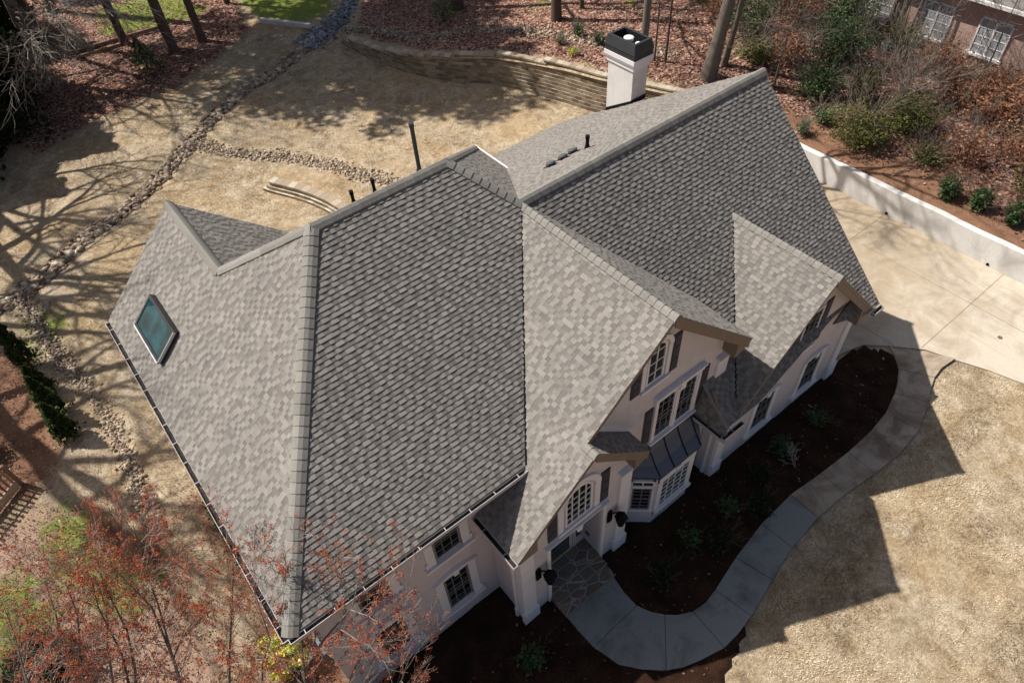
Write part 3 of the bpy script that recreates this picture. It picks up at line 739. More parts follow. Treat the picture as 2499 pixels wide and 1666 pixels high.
def lamp(x, label):
    y = -.9; z = 2.45
    b = MB(); b.prism([(x-.13, y, z-.32), (x+.03, y, z-.32), (x+.03, y, z+.22), (x-.05, y, z+.34), (x-.13, y, z+.22)], (0, -.05, 0))
    b.tube([(x-.02, y-.04, z+.1), (x+.04, y-.16, z+.30), (x+.1, y-.28, z+.22)], .025, 6)
    l = b.build('wall_lamp', M_BLACK, H, label=label)
    c = Vector((x+.12, y-.30, z))
    def ringp(r, zz): return [(c.x+.82*r*math.cos(math.pi/3*k+.2), c.y+.82*r*math.sin(math.pi/3*k+.2), zz) for k in range(6)]
    def frus(mb, r0, z0, r1, z1):
        A_, B_ = ringp(r0, z0), ringp(r1, z1); mb.poly(A_[::-1]); mb.poly(B_)
        for k in range(6): mb.poly([A_[k], A_[(k+1)%6], B_[(k+1)%6], B_[k]])
    r = MB(); frus(r, .24, z+.12, .17, z+.24); frus(r, .17, z+.24, .06, z+.34); r.build('lamp_roof', M_BLACK, l)
    r = MB(); frus(r, .12, z-.25, .20, z+.12); r.build('lantern_glass', M_GLASS, l)
    r = MB()
    for q0, q1 in zip(ringp(.125, z-.25), ringp(.205, z+.12)): r.tube([q0, q1], .012, 4)
    frus(r, .13, z-.28, .13, z-.25); r.build('lantern_cage', M_BLACK, l)
    r = MB(); pts = [(c.x+.06*math.cos(a)+.02, c.y, z-.36+.08*math.sin(a)) for a in np.linspace(0, 2*math.pi, 11)]; r.tube(pts, .014, 5); r.build('finial', M_BLACK, l)
lamp(5.78, 'black lantern left of the front door'); lamp(8.40, 'black lantern right of the front door')

# ---- bay window
BL, BFL, BFR, BR = (9.5, -.5), (10.13, -1.06), (11.72, -1.06), (12.25, -.5)
b = MB(); b.prism([(p[0], p[1], -.3) for p in (BL, BFL, BFR, BR)], (0, 0, 3.06)); bay = b.build('bay', M_WALL, H, label='angled bay under a dark metal roof')
def bayroof():
    mb_ = MB(); prof = [(0, 3.92), (.25, 3.55), (.6, 3.2), (1.0, 2.92)]          # t from wall to eave
    top = [(10.0, -.5), (10.12, -.5), (11.84, -.5), (11.96, -.5)]; eav = [(9.34, -.5), (10.08, -1.17), (11.77, -1.17), (12.42, -.5)]
    rows = [[(a[0]+(e[0]-a[0])*t, a[1]+(e[1]-a[1])*t, z) for a, e in zip(top, eav)] for t, z in prof]
    for i in range(3):
        for k in range(3): mb_.poly([rows[i][k], rows[i+1][k], rows[i+1][k+1], rows[i][k+1]])
    mb_.poly([rows[3][0], rows[3][3], rows[3][2], rows[3][1]])
    for k in range(3):
        a, c = rows[3][k], rows[3][k+1]; mb_.poly([a, (a[0], a[1], 2.82), (c[0], c[1], 2.82), c])
    r = mb_.build('metal_roof', M_BRONZE, H, label='dark blue grey standing seam roof over the bay')
    for f in (.0, .335, .665, 1.0):
        sm = MB()
        pts = []
        for (t, z), row in zip(prof, rows):
            a, c = row[1], row[2]; pts.append((a[0]+(c[0]-a[0])*f, a[1]+(c[1]-a[1])*f, z+.012))
        for p, q in zip(pts, pts[1:]): sm.bar(p, q, .025, .035)
        sm.build('seam', M_BLACK, r)
bayroof()
def fr2(a, b): return Fr(a[0], a[1], b[0]-a[0], b[1]-a[1])
F1 = fr2(BL, BFL); L1 = math.dist(BL, BFL)
window(F1, .12, L1-.12, .98, 2.22, 2, 6, 'left angled window of the bay', mm=M_MUNTG, sash=M_SASH, d=.02)
b = MB(); F1.box(b, .06, .13, 0, .06, .9, 2.62); F1.box(b, L1-.13, L1-.06, 0, .06, .9, 2.62); F1.box(b, .06, L1-.06, 0, .06, 2.22, 2.34); F1.box(b, .06, L1-.06, 0, .06, 2.54, 2.62); F1.box(b, .04, L1-.04, 0, .09, .88, .98)
F1.box(b, L1/2-.02, L1/2+.02, 0, .05, 2.3, 2.56); b.build('window_surround', M_TRIM, H)
b = MB(); F1.box(b, .13, L1-.13, 0, .02, 2.34, 2.54); b.build('transom_pane', M_GLASS, H)
F2 = fr2(BFL, BFR); L2 = math.dist(BFL, BFR)
window(F2, .14, L2-.2, .88, 2.42, 4, 6, 'wide front window of the bay with white grid', glass=M_GLASST, meet=False, mw=.04, d=.02)
b = MB(); F2.box(b, .02, .15, 0, .05, .5, 2.7); F2.box(b, L2-.22, L2-.03, 0, .05, .5, 2.7); F2.box(b, .02, L2-.03, 0, .06, 2.42, 2.72); F2.box(b, 0, L2, 0, .13, .74, .86); F2.box(b, .02, L2-.03, 0, .04, .5, .74)
F2.box(b, L2/2-.08, L2/2+.08, 0, .1, 2.44, 2.7); b.build('window_surround', M_TRIM, H, label='white surround of the bay front window')
F3 = fr2(BFR, BR); L3 = math.dist(BFR, BR)
window(F3, .14, L3-.1, .98, 2.3, 2, 5, 'right angled window of the bay', d=.02)

# ---- skylight, pipes, vents, chimney
def slopebox(mb_, x0, x1, y0, y1, h0, h1):
    u = Vector((1, 0, KL)).normalized(); n = Vector((-KL, 0, 1)).normalized()
    def P(x, y, h): return Vector((x, y, ZE+KL*x)) + n*h
    mb_.hexa([P(x0,y0,h0), P(x1,y0,h0), P(x1,y1,h0), P(x0,y1,h0), P(x0,y0,h1), P(x1,y0,h1), P(x1,y1,h1), P(x0,y1,h1)])
b = MB()
for q in ((.66,1.42,8.36,8.43), (.66,1.42,10.14,10.21), (.66,.73,8.43,10.14), (1.35,1.42,8.43,10.14)): slopebox(b, *q, 0, .17)
slk = b.build('skylight', M_DARKMET, H, label='glazed skylight with dark frame low on the left slope')
b = MB(); slopebox(b, .72, 1.36, 8.42, 10.15, .135, .15); b.build('pane', glass_mat('skylight_glass', (.010,.050,.066), .01), slk)
b = MB()
for q in ((.645,.672,8.36,10.21), (.68,1.40,8.345,8.36)): slopebox(b, *q, .10, .178)
b.build('trim', M_MUNT, slk)
def pipe(x, y, z0, z1, r, label, m_=M_BLACK, capr=1.25):
    b = MB(); b.tube([(x, y, z0), (x, y, z1)], r, 12); p = b.build('vent_pipe', m_, H, label=label, smooth=False)
    b = MB(); b.tube([(x, y, z1-.08), (x, y, z1+.02)], r*capr, 12); b.build('pipe_rim', m_, p)
    b = MB(); b.tube([(x, y, z0-.05), (x, y, z0+.12)], [r*1.9, r*1.15], 12); b.build('boot', M_BLACK, p)
zb = lambda y: RIDGE_Z-KBK*(y-RIDGE_Y)
pipe(8.22, 6.45, zb(6.45), 11.6, .055, 'tall thin black vent pipe standing behind the main ridge', M_DARKMET)
pipe(6.85, 6.35, zb(6.35), zb(6.35)+.42, .042, 'short black pipe just behind the main ridge, nearer the tall one')
pipe(6.25, 6.35, zb(6.35), zb(6.35)+.38, .042, 'short black pipe just behind the main ridge, farther left')
zr = lambda y: R1Z-KB*(y-R1Y)
pipe(14.0, 6.37, zr(6.37), zr(6.37)+.42, .055, 'short black pipe on the pale rear slope')
for i, (x, y) in enumerate(((12.66, 6.52), (13.22, 6.62), (13.74, 6.75))):
    b = MB(); rings = []
    for (r, h) in ((.13, .04), (.14, .07), (.135, .13), (.11, .165), (.02, .175)): rings.append([(x+r*1.15*math.cos(a), y+r*math.sin(a), zr(y+r*math.sin(a)*.6)+h) for a in np.linspace(0, 2*math.pi, 15)[:-1]])
    for A_, B_ in zip(rings, rings[1:]):
        for k in range(14): b.poly([A_[k], A_[(k+1)%14], B_[(k+1)%14], B_[k]])
    b.poly(rings[-1]); b.poly(rings[0][::-1])
    v = b.build('roof_vent', M_VENTG, H, smooth=True, label='domed vent on the pale rear slope, %s of three' % ('leftmost', 'middle', 'rightmost')[i])
    b = MB(); b.hexa([(x-.17,y-.16,zr(y-.16)-.01),(x+.17,y-.16,zr(y-.16)-.01),(x+.17,y+.16,zr(y+.16)-.01),(x-.17,y+.16,zr(y+.16)-.01),(x-.17,y-.16,zr(y-.16)+.035),(x+.17,y-.16,zr(y-.16)+.035),(x+.17,y+.16,zr(y+.16)+.035),(x-.17,y+.16,zr(y+.16)+.035)])
    b.build('vent_base', M_BLACK, v)
CX0, CX1, CY0, CY1 = 19.56, 20.34, 9.86, 11.18
b = MB(); b.box(CX0, CX1, CY0, CY1, -.3, 7.62); ch = b.build('chimney', M_CHIM, H, label='tall white stucco chimney with black metal cap')
b = MB(); b.box(CX0-.05, CX1+.05, CY0-.05, CY1+.05, 7.55, 7.74); b.box(CX0-.1, CX1+.1, CY0-.1, CY1+.1, 7.74, 7.82); b.box(CX0-.13, CX1+.13, CY0-.13, CY1+.13, 7.82, 7.98); b.build('cornice', M_TRIM, ch)
b = MB(); a0 = (CX0-.1, CX1+.1, CY0-.1, CY1+.1); t_ = .05
def ringbox(mb_, x0, x1, y0, y1, z0, z1, t, inx=0):
    o0 = [(x0,y0,z0),(x1,y0,z0),(x1,y1,z0),(x0,y1,z0)]; o1 = [(x0+inx,y0+inx,z1),(x1-inx,y0+inx,z1),(x1-inx,y1-inx,z1),(x0+inx,y1-inx,z1)]
    i0 = [(x0+t,y0+t,z0),(x1-t,y0+t,z0),(x1-t,y1-t,z0),(x0+t,y1-t,z0)]; i1 = [(x0+inx+t,y0+inx+t,z1),(x1-inx-t,y0+inx+t,z1),(x1-inx-t,y1-inx-t,z1),(x0+inx+t,y1-inx-t,z1)]
    for k in range(4):
        j = (k+1)%4
        mb_.poly([o0[k],o0[j],o1[j],o1[k]]); mb_.poly([i0[j],i0[k],i1[k],i1[j]]); mb_.poly([o1[k],o1[j],i1[j],i1[k]]); mb_.poly([o0[j],o0[k],i0[k],i0[j]])
ringbox(b, *a0, 7.98, 8.20, .05); ringbox(b, CX0-.13, CX1+.13, CY0-.13, CY1+.13, 8.20, 8.56, .1, .09)
for zz in (8.02, 8.10, 8.17): ringbox(b, CX0-.115, CX1+.115, CY0-.115, CY1+.115, zz, zz+.02, .05)
cp = b.build('chimney_cap', M_DARKMET, ch, label='black metal chimney shroud')
b = MB(); b.box(CX0, CX1, CY0, CY1, 7.99, 8.02); b.build('cap_floor', M_BLACK, ch)
for (x, y, r, zt) in ((19.93, 10.55, .19, 8.52), (20.0, 10.12, .11, 8.42)):
    b = MB(); b.tube([(x, y, 8.0), (x, y, zt-.1)], r*.75, 16); f_ = b.build('flue', M_VENTG, ch)
    b = MB(); b.tube([(x, y, zt-.1), (x, y, zt-.02), (x, y, zt)], [r, r, r*.8], 18); b.build('flue_lid', M_WHITEMET, f_)
b = MB(); b.hexa([(CX0-.03, CY0-.03, zr(CY0)-.02), (CX1, CY0-.03, zr(CY0)-.02), (CX1, CY1, zr(CY1)-.02), (CX0-.03, CY1, zr(CY1)-.02), (CX0-.03, CY0-.03, zr(CY0)+.16), (CX1, CY0-.03, zr(CY0)+.16), (CX1, CY1, zr(CY1)+.16), (CX0-.03, CY1, zr(CY1)+.16)])
b.build('flashing', M_BLACK, ch)
# soft-edged white box on the left wall (heat pump line cover and meter)
b = MB(); b.box(.18, .4, 1.3, 1.9, .9, 1.6); b.build('meter_box', M_VENTG, H)

# ================================================================= SETTING
XW = [(-30,29.05),(9,29.05),(11,28.6),(14,27.3),(18.1,25.6),(20,25.1),(22.6,24.25),(24.6,23.4),(26,22.2),(27.7,21.1),(29.5,20.4),(32.4,19.75),(35.8,19.5),(40,22.5),(46,27),(60,36),(90,60)]
HW = [(-30,1.2),(9,1.2),(14,1.9),(18,1.9),(20,1.85),(26,1.45),(31,.8),(34,.5),(35.8,.2),(38,0),(90,0)]
xw = lambda y: np.interp(y, [a for a, b in XW], [b for a, b in XW])
hw = lambda y: np.interp(y, [a for a, b in HW], [b for a, b in HW])
def hz(x, y):
    d = x-xw(y); return float(np.where(d < 0, 0., hw(y)+.05*d))
def seg_d(X, Y, pts):
    best = np.full(X.shape, 1e9)
    for (ax, ay), (bx, by) in zip(pts, pts[1:]):
        dx, dy = bx-ax, by-ay; t = np.clip(((X-ax)*dx+(Y-ay)*dy)/(dx*dx+dy*dy+1e-9), 0, 1)
        best = np.minimum(best, np.hypot(X-ax-t*dx, Y-ay-t*dy))
    return best
def inside(X, Y, pts):
    c = np.zeros(X.shape, bool); n = len(pts)
    for i in range(n):
        (ax, ay), (bx, by) = pts[i], pts[(i+1)%n]
        m_ = (ay > Y) != (by > Y)
        c ^= m_ & (X < (bx-ax)*(Y-ay)/(by-ay+1e-12)+ax)
    return c
def area_mask(X, Y, pts, soft=.8):
    d = seg_d(X, Y, pts+[pts[0]]); return np.clip(.5+np.where(inside(X, Y, pts), d, -d)/soft*.5, 0, 1)
LITTER = [[(-60, 30), (-8, 37), (-2.2, 39.5), (-.65, 39.4), (.6, 36.1), (3.8, 37.6), (6.9, 37.9), (8.9, 38), (10.9, 39.1), (13.6, 40.6), (16, 42.3), (16.5, 44.5), (18, 49), (24,49), (27, 47), (60, 70), (60, 160), (-60, 160)],
          [(-60, 24), (-6, 25), (-5, 30), (-2.5, 33.5), (-1.5, 37), (-8, 40), (-60, 40)]]
SOIL = [[(-40, -30), (-40, 13.5), (-5.2, 12.6), (-3.4, 9.5), (-2.6, 7), (-2.2, 4), (-2.4, -3), (-1.5, -9), (-2, -30)]]
STRAW = [[(-1.35, -.8), (-.95, 5), (-1.1, 9.4), (.5, 9.6), (.5, -1.2)], [(-40, 13.2), (-4.8, 13.2), (-3.6, 15), (-3.7, 18), (-3.9, 21.5), (-40, 25)], [(-3,-4),(-2.2,3.5),(.4,.6),(.5,-6)]]
MOSS = [[(17.2, 43.5), (19.2, 40.3), (21.5, 40.4), (23.5, 44.5), (20, 50), (17.5, 48)], [(8, 49), (11, 47.6), (15, 47.5), (14, 53), (9, 54)],
        [(-5.3, 11.6), (-4.3, 12.0), (-3.5, 10.6), (-3.2, 8.6), (-3.6, 6.8), (-4.6, 7.4), (-5.2, 9.5)], [(-7.4, 11.0), (-5.9, 10.2), (-5.6, 8.0), (-6.0, 6.4), (-7.6, 6.6)], [(-3.7,9.9),(-2.6,9.0),(-2.7,7.4),(-4.1,7.8)], [(-3.4,22.4),(-2.3,22.6),(-2.2,21),(-3.3,20)]]
def masks(X, Y):
    M_ = {}
    for nm, lst, soft in (('litter', LITTER, 1.2), ('soil', SOIL, 1.6), ('straw', STRAW, .9), ('moss', MOSS, 1.1)):
        a = np.zeros(X.shape)
        for p in lst: a = np.maximum(a, area_mask(X, Y, p, soft))
        M_[nm] = a
    return M_
def grid_obj(name, X, Y, Z, attrs, mat_):
    ny, nx = X.shape; V = np.stack([X, Y, Z], -1).reshape(-1, 3)
    i = np.arange(ny*nx).reshape(ny, nx)
    F = np.stack([i[:-1,:-1], i[:-1,1:], i[1:,1:], i[1:,:-1]], -1).reshape(-1, 4)
    o = np_mesh(name, V, F, mat_, smooth=True)
    for k, a in attrs.items():
        at_ = o.data.attributes.new(k, 'FLOAT', 'POINT'); at_.data.foreach_set('value', a.reshape(-1).astype(np.float32))
    return o
def axis(a, b, step, far):
    c = np.arange(a, b+1e-6, step); out = [c]
    lo = [a-s for s in (2, 6, 14, 30, 60, 120, far)][::-1]; hi = [b+s for s in (2, 6, 14, 30, 60, 120, far)]
    return np.concatenate([lo, c, hi])
xs = axis(-14, 34, .28, 700); ys = axis(-16, 66, .28, 700)
X, Y = np.meshgrid(xs, ys)
rng = np.random.default_rng(5)
CREEK = [(25.5, 42.2), (22.3, 39.9), (20.7, 38.6), (17.5, 36.96), (14.6, 35.5), (12.5, 34.8), (10.1, 33.4), (8.0, 31.9), (6.6, 30.5), (5.0, 29.2), (3.15, 27.95), (1.3, 27.1), (-.1, 26.5), (-1.5, 25.4), (-2.6, 24.8), (-4.2, 24.3), (-8, 22.8)]
BR1 = [(7.2, 31.3), (7.8, 30.7), (8.3, 29.3), (9.45, 27.65), (10.7, 26.4), (11.7, 24.7), (12.6, 22.9), (13.3, 21.4), (14.0, 19.6), (14.6, 17.5)]
BR2 = [(-2.9, 24.6), (-3.05, 22.4), (-2.8, 20.2), (-2.65, 18.4), (-2.3, 16.7), (-2.1, 14.8), (-2.1, 13.2), (-2.25, 12.1), (-2.25, 10.7), (-2.25, 9.7), (-2.2, 8.6)]
Z = .035*np.sin(X*.9+1)*np.sin(Y*.7)+.02*np.sin(X*2.3)*np.cos(Y*1.9)
near = np.clip(seg_d(X, Y, [(0,0),(20,0),(20,12),(0,12),(0,0)])/2, 0, 1); near = np.where(inside(X, Y, [(-.5,-6),(30,-6),(30,14),(-.5,14)]), 0, near)
Z = Z*near-.02
Z -= .22*np.exp(-(seg_d(X, Y, CREEK)/.6)**2)+.06*np.exp(-(seg_d(X, Y, BR1)/.8)**2)+.05*np.exp(-(seg_d(X, Y, BR2)/.6)**2)
gm = masks(X, Y)
ground = tag(grid_obj('ground', X, Y, Z, gm, M_GROUND), kind='structure')
# raised bank behind both retaining walls
ys2 = np.concatenate([[-300,-120,-60], np.arange(-30, 90, .3)]); ds = np.concatenate([np.array([0, .12, .3]), np.arange(.6, 34, .45), [40, 55, 80, 140, 300]])
D, Y2 = np.meshgrid(ds, ys2); X2 = xw(Y2)+.16+D
Z2 = hw(Y2)+.05*np.minimum(D, 60)+.05*np.sin(X2*1.1)*np.sin(Y2*.8)*np.clip(D/2, 0, 1)
Z2[:, 0] -= .08; Z2[:, 1] -= .02
strawy = np.clip(1.2-(D/(3.3+1.0*np.sin(Y2*.5)))*.75, 0, 1)*np.clip((13-Y2)/3, 0, 1)
lawnb = np.clip(1.1-D/1.6, 0, 1)*np.clip((Y2-12)/3, 0, 1)
bm_ = {'litter': np.clip(1-lawnb, 0, 1)*.95, 'soil': np.clip(1-abs(D-4)/3, 0, 1)*np.clip((Y2-10)/5, 0, 1)*.62, 'straw': strawy*(.8+.35*np.sin(X2*2.1+Y2)*np.sin(Y2*1.3)), 'moss': .33+.28*np.sin(X2*.9)*np.sin(Y2*.7+1)*np.clip(D/6, 0, 1)-.2}
bank = tag(grid_obj('bank', X2, Y2, Z2, bm_, M_GROUND), kind='structure')

# mulch bed
def sheet(name, pts, z, mat_, kind='structure', thick=None):
    b = MB()
    if thick: b.prism([(x, y, z-thick) for x, y in pts], (0, 0, thick))
    else: b.poly([(x, y, z) for x, y in pts])
    return tag(b.build(name, mat_), kind=kind)
mul = [(-.7, .5), (-.75, -1.2), (-.3, -3.2), (.6, -5.6), (2, -8), (6.6, -8.2), (7.5, -6.6), (8.35, -5.6), (9.6, -5.25), (9.9, -5.0), (12, -4.3), (16, -4.2), (20, -4.0), (21.5, -3.0), (22.0, -1.8), (21.5, -1.1), (20.5, -.86), (19.3, -.82), (19.0, .6)]
MX, MY = np.meshgrid(np.arange(-1.5, 23, .16), np.arange(-9, .8, .16))
mz = .035+.035*(np.sin(MX*3.1+np.sin(MY*2.3))*np.sin(MY*2.7)+.5*np.sin(MX*7.7)*np.sin(MY*6.9))+.012*rng.standard_normal(MX.shape)
md = area_mask(MX, MY, mul, .5)+.12*rng.standard_normal(MX.shape)*0
V = np.stack([MX, MY, np.where(md > .5, mz, -.2)], -1).reshape(-1, 3); ii = np.arange(MX.size).reshape(MX.shape)
F = np.stack([ii[:-1,:-1], ii[:-1,1:], ii[1:,1:], ii[1:,:-1]], -1).reshape(-1, 4)
keep = (md.reshape(-1)[F] > .5).sum(1) >= 2
# keep mulch off the walk
cen = V[F].mean(1)
tag(np_mesh('mulch_bed', V, F[keep], M_MULCH, smooth=True), kind='structure')

# walkway
OUT_ = [[(6.13,-1.61),(6.12,-2.15),(6.16,-2.73)], [(6.16,-2.73),(6.37,-3.5),(6.78,-4.02),(7.27,-4.44)], [(7.27,-4.44),(7.68,-4.68),(8.09,-4.83),(8.94,-5.05)], [(8.94,-5.05),(9.55,-5.05),(10.2,-4.96)], [(10.2,-4.96),(11.51,-4.67)], [(11.51,-4.67),(12.78,-4.42)],
        [(12.78,-4.42),(14.19,-4.32)], [(14.19,-4.32),(15.54,-4.37)], [(15.54,-4.37),(16.9,-4.55)], [(16.9,-4.55),(18.15,-4.64)], [(18.15,-4.64),(19.49,-4.54)], [(19.49,-4.54),(20.8,-4.14)], [(20.8,-4.14),(21.3,-3.9),(21.97,-3.67)], [(21.97,-3.67),(22.6,-3.6),(23.35,-3.68)]]
INN = [[(8.01,-1.61),(7.92,-2.16),(7.92,-2.66)], [(7.92,-2.66),(8.09,-3.03),(8.35,-3.36)], [(8.35,-3.36),(8.61,-3.59),(9.03,-3.81)], [(9.03,-3.81),(9.5,-3.87),(10.0,-3.8)], [(10.0,-3.8),(11.24,-3.54)], [(11.24,-3.54),(12.71,-3.33)],
       [(12.71,-3.33),(14.23,-3.28)], [(14.23,-3.28),(15.6,-3.42)], [(15.6,-3.42),(16.97,-3.52)], [(16.97,-3.52),(18.24,-3.52)], [(18.24,-3.52),(19.29,-3.42)], [(19.29,-3.42),(20.31,-3.14)], [(20.31,-3.14),(20.9,-2.9),(21.38,-2.62)], [(21.38,-2.62),(21.89,-2.12),(22.14,-1.77)]]
def shrink(pts, g=.012):
    cx = sum(p[0] for p in pts)/len(pts); cy = sum(p[1] for p in pts)/len(pts)
    return [(p[0]+(cx-p[0])/math.hypot(cx-p[0], cy-p[1])*g, p[1]+(cy-p[1])/math.hypot(cx-p[0], cy-p[1])*g) for p in pts]
wg, wb, wj = MB(), MB(), MB()
for k, (o_, i_) in enumerate(zip(OUT_, INN)):
    pts = o_+i_[::-1]
    wj.poly([(x, y, .05) for x, y in (o_[-1], (o_[-1][0]*.97+i_[-1][0]*.03-.02, o_[-1][1]), i_[-1])]) if 0 else None
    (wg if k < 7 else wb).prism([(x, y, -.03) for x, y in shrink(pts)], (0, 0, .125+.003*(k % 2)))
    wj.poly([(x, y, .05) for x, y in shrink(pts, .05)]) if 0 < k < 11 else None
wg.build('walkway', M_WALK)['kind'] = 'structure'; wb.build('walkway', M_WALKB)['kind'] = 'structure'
wj.build('walkway_joints', M_JOINT)['kind'] = 'structure'
# driveway
drv = [(19.2, 11.6), (19.2, -.72), (20.48, -.84), (21.49, -1.10), (22.14, -1.75), (22.99, -2.75), (23.3, -3.64), (23.74, -4.71), (24.07, -5.83), (24.9, -9), (26, -14), (28, -24), (29.0, -24), (28.98, 11.6)]
xs_j = 26.45; ys_j = [-8.2, -2.6, 2.7, 8.2]
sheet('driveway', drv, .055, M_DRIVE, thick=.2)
b = MB()
for yj in ys_j:
    x0 = {-8.2: 24.75, -2.6: 22.95}.get(yj, 19.6)
    b.box(x0, 28.95, yj-.014, yj+.014, .052, .061)
b.box(xs_j-.012, xs_j+.012, -13, 11.5, .053, .0595); b.box(22.3, 22.32, -1.9, 9, .053, .0595)
b.build('driveway_joints', simple('joint_tan', (.30,.235,.16), .95, .1))['kind'] = 'structure'
b = MB(); b.tube([(25.55, -4.2, .055), (25.55, -4.2, .065)], .09, 12); tag(b.build('drain_cover', simple('old_iron', (.16,.12,.09), .8, .3)), 'small round metal cover set in the sunlit driveway', 'drain cover')

# ---- white concrete retaining wall
b = MB(); yy = np.arange(-14, 13.2, .45); r_ = random.Random(4)
zt = [1.22+.015*math.sin(y*1.7)+r_.uniform(-.012, .012) for y in yy]
for k in range(len(yy)-1):
    y0, y1 = yy[k], yy[k+1]
    b.hexa([(29.0,y0,-.2),(29.28,y0,-.2),(29.28,y1,-.2),(29.0,y1,-.2),(29.0,y0,zt[k]),(29.28,y0,zt[k]+.02),(29.28,y1,zt[k+1]+.02),(29.0,y1,zt[k+1])])
rw = b.build('retaining_wall', M_RWALL, loc=(29.1, 0, 0)); tag(rw, 'long smooth white concrete retaining wall along the driveway', 'wall')
for yv_ in (7.2, 2.66, -1.9):
    b = MB(); b.tube([(28.96, yv_, .12), (29.05, yv_, .12)], .06, 10); b.build('weep_hole', M_BLACK, rw)

# ---- block retaining wall (curved)
def block_wall(pts, top, name, label, courses_h=.20, bl=.40, capd=.34, batter=.03):
    r_ = random.Random(9); P_ = [Vector((x, y, 0)) for x, y in pts]; L = [0]
    for a, c in zip(P_, P_[1:]): L.append(L[-1]+(c-a).length)
    def at(s):
        s = max(0, min(L[-1], s))
        for k in range(len(L)-1):
            if s <= L[k+1]: 
                t = (s-L[k])/(L[k+1]-L[k]); d = (P_[k+1]-P_[k]).normalized(); return P_[k].lerp(P_[k+1], t), d
    mb_ = MB(); cp_ = MB(); n = int(L[-1]/bl)
    for k in range(n):
        for c in range(12):
            off = (c % 2)*bl/2; s0 = k*bl+off; s1 = s0+bl-.012
            if s1 > L[-1]: continue
            (a, d0), (e, d1) = at(s0), at(s1); tp = top((s0+s1)/2/L[-1]); 
            if (c+1)*courses_h > tp+.06: 
                continue
            nn = Vector((-d0.y, d0.x, 0)); nn2 = Vector((-d1.y, d1.x, 0)); sg = 1
            f0 = a+nn*sg*(c*batter+r_.uniform(0, .015)); f1 = e+nn2*sg*(c*batter+r_.uniform(0, .015)); b0 = a+nn*sg*(c*batter+.3); b1 = e+nn2*sg*(c*batter+.3)
            z0 = c*courses_h-.02; z1 = z0+courses_h-.018
            last = (c+2)*courses_h > tp+.06
            mb_.hexa([(f0.x,f0.y,z0),(f1.x,f1.y,z0),(b1.x,b1.y,z0),(b0.x,b0.y,z0),(f0.x,f0.y,z1),(f1.x,f1.y,z1),(b1.x,b1.y,z1),(b0.x,b0.y,z1)], r_.uniform(.05, .8))
            g0 = a+nn*(c*batter+.004); g1 = e+nn2*(c*batter+.004)
            mb_.poly([(g0.x,g0.y,z1+.001),(g1.x,g1.y,z1+.001),(b1.x,b1.y,z1+.001),(b0.x,b0.y,z1+.001)], r_.uniform(.7, 1) if not last else .6)
            if last:
                q0 = a+nn*(c*batter-.03); q1 = e+nn2*(c*batter-.03); h0 = a+nn*(c*batter+capd); h1 = e+nn2*(c*batter+capd)
                cp_.hexa([(q0.x,q0.y,z1),(q1.x,q1.y,z1),(h1.x,h1.y,z1),(h0.x,h0.y,z1),(q0.x,q0.y,z1+.09),(q1.x,q1.y,z1+.09),(h1.x,h1.y,z1+.09),(h0.x,h0.y,z1+.09)], r_.uniform(.72, .95))
    o = mb_.build(name, M_BLOCK, loc=(pts[0][0], pts[0][1], 0), fix=True); tag(o, label, 'wall'); cp_.build('coping', M_BLOCK, o)
    return o
wpts = [(float(xw(y)), y) for y in np.arange(36.0, 10.5, -.5)]
hmax = lambda t: float(hw(36.0-t*25.5))+.16
block_wall(wpts, hmax, 'block_retaining_wall', 'long curved tan block retaining wall behind the back lawn')
block_wall([(8.55,24.15),(8.75,23.6),(9.05,23.03),(9.45,22.25),(9.8,21.4),(10.1,20.4),(10.3,19.2),(10.4,18.0)], lambda t: .62 if t > .05 else .4, 'garden_wall', 'short low curved garden wall of block courses just behind the roof', batter=.10, courses_h=.17, capd=.42)
sheetpts = [(8.9,24.0),(9.4,22.9),(9.9,21.7),(10.3,20.4),(10.6,18),(11.6,18),(11.4,20.6),(10.9,22.2),(10.2,23.4)]

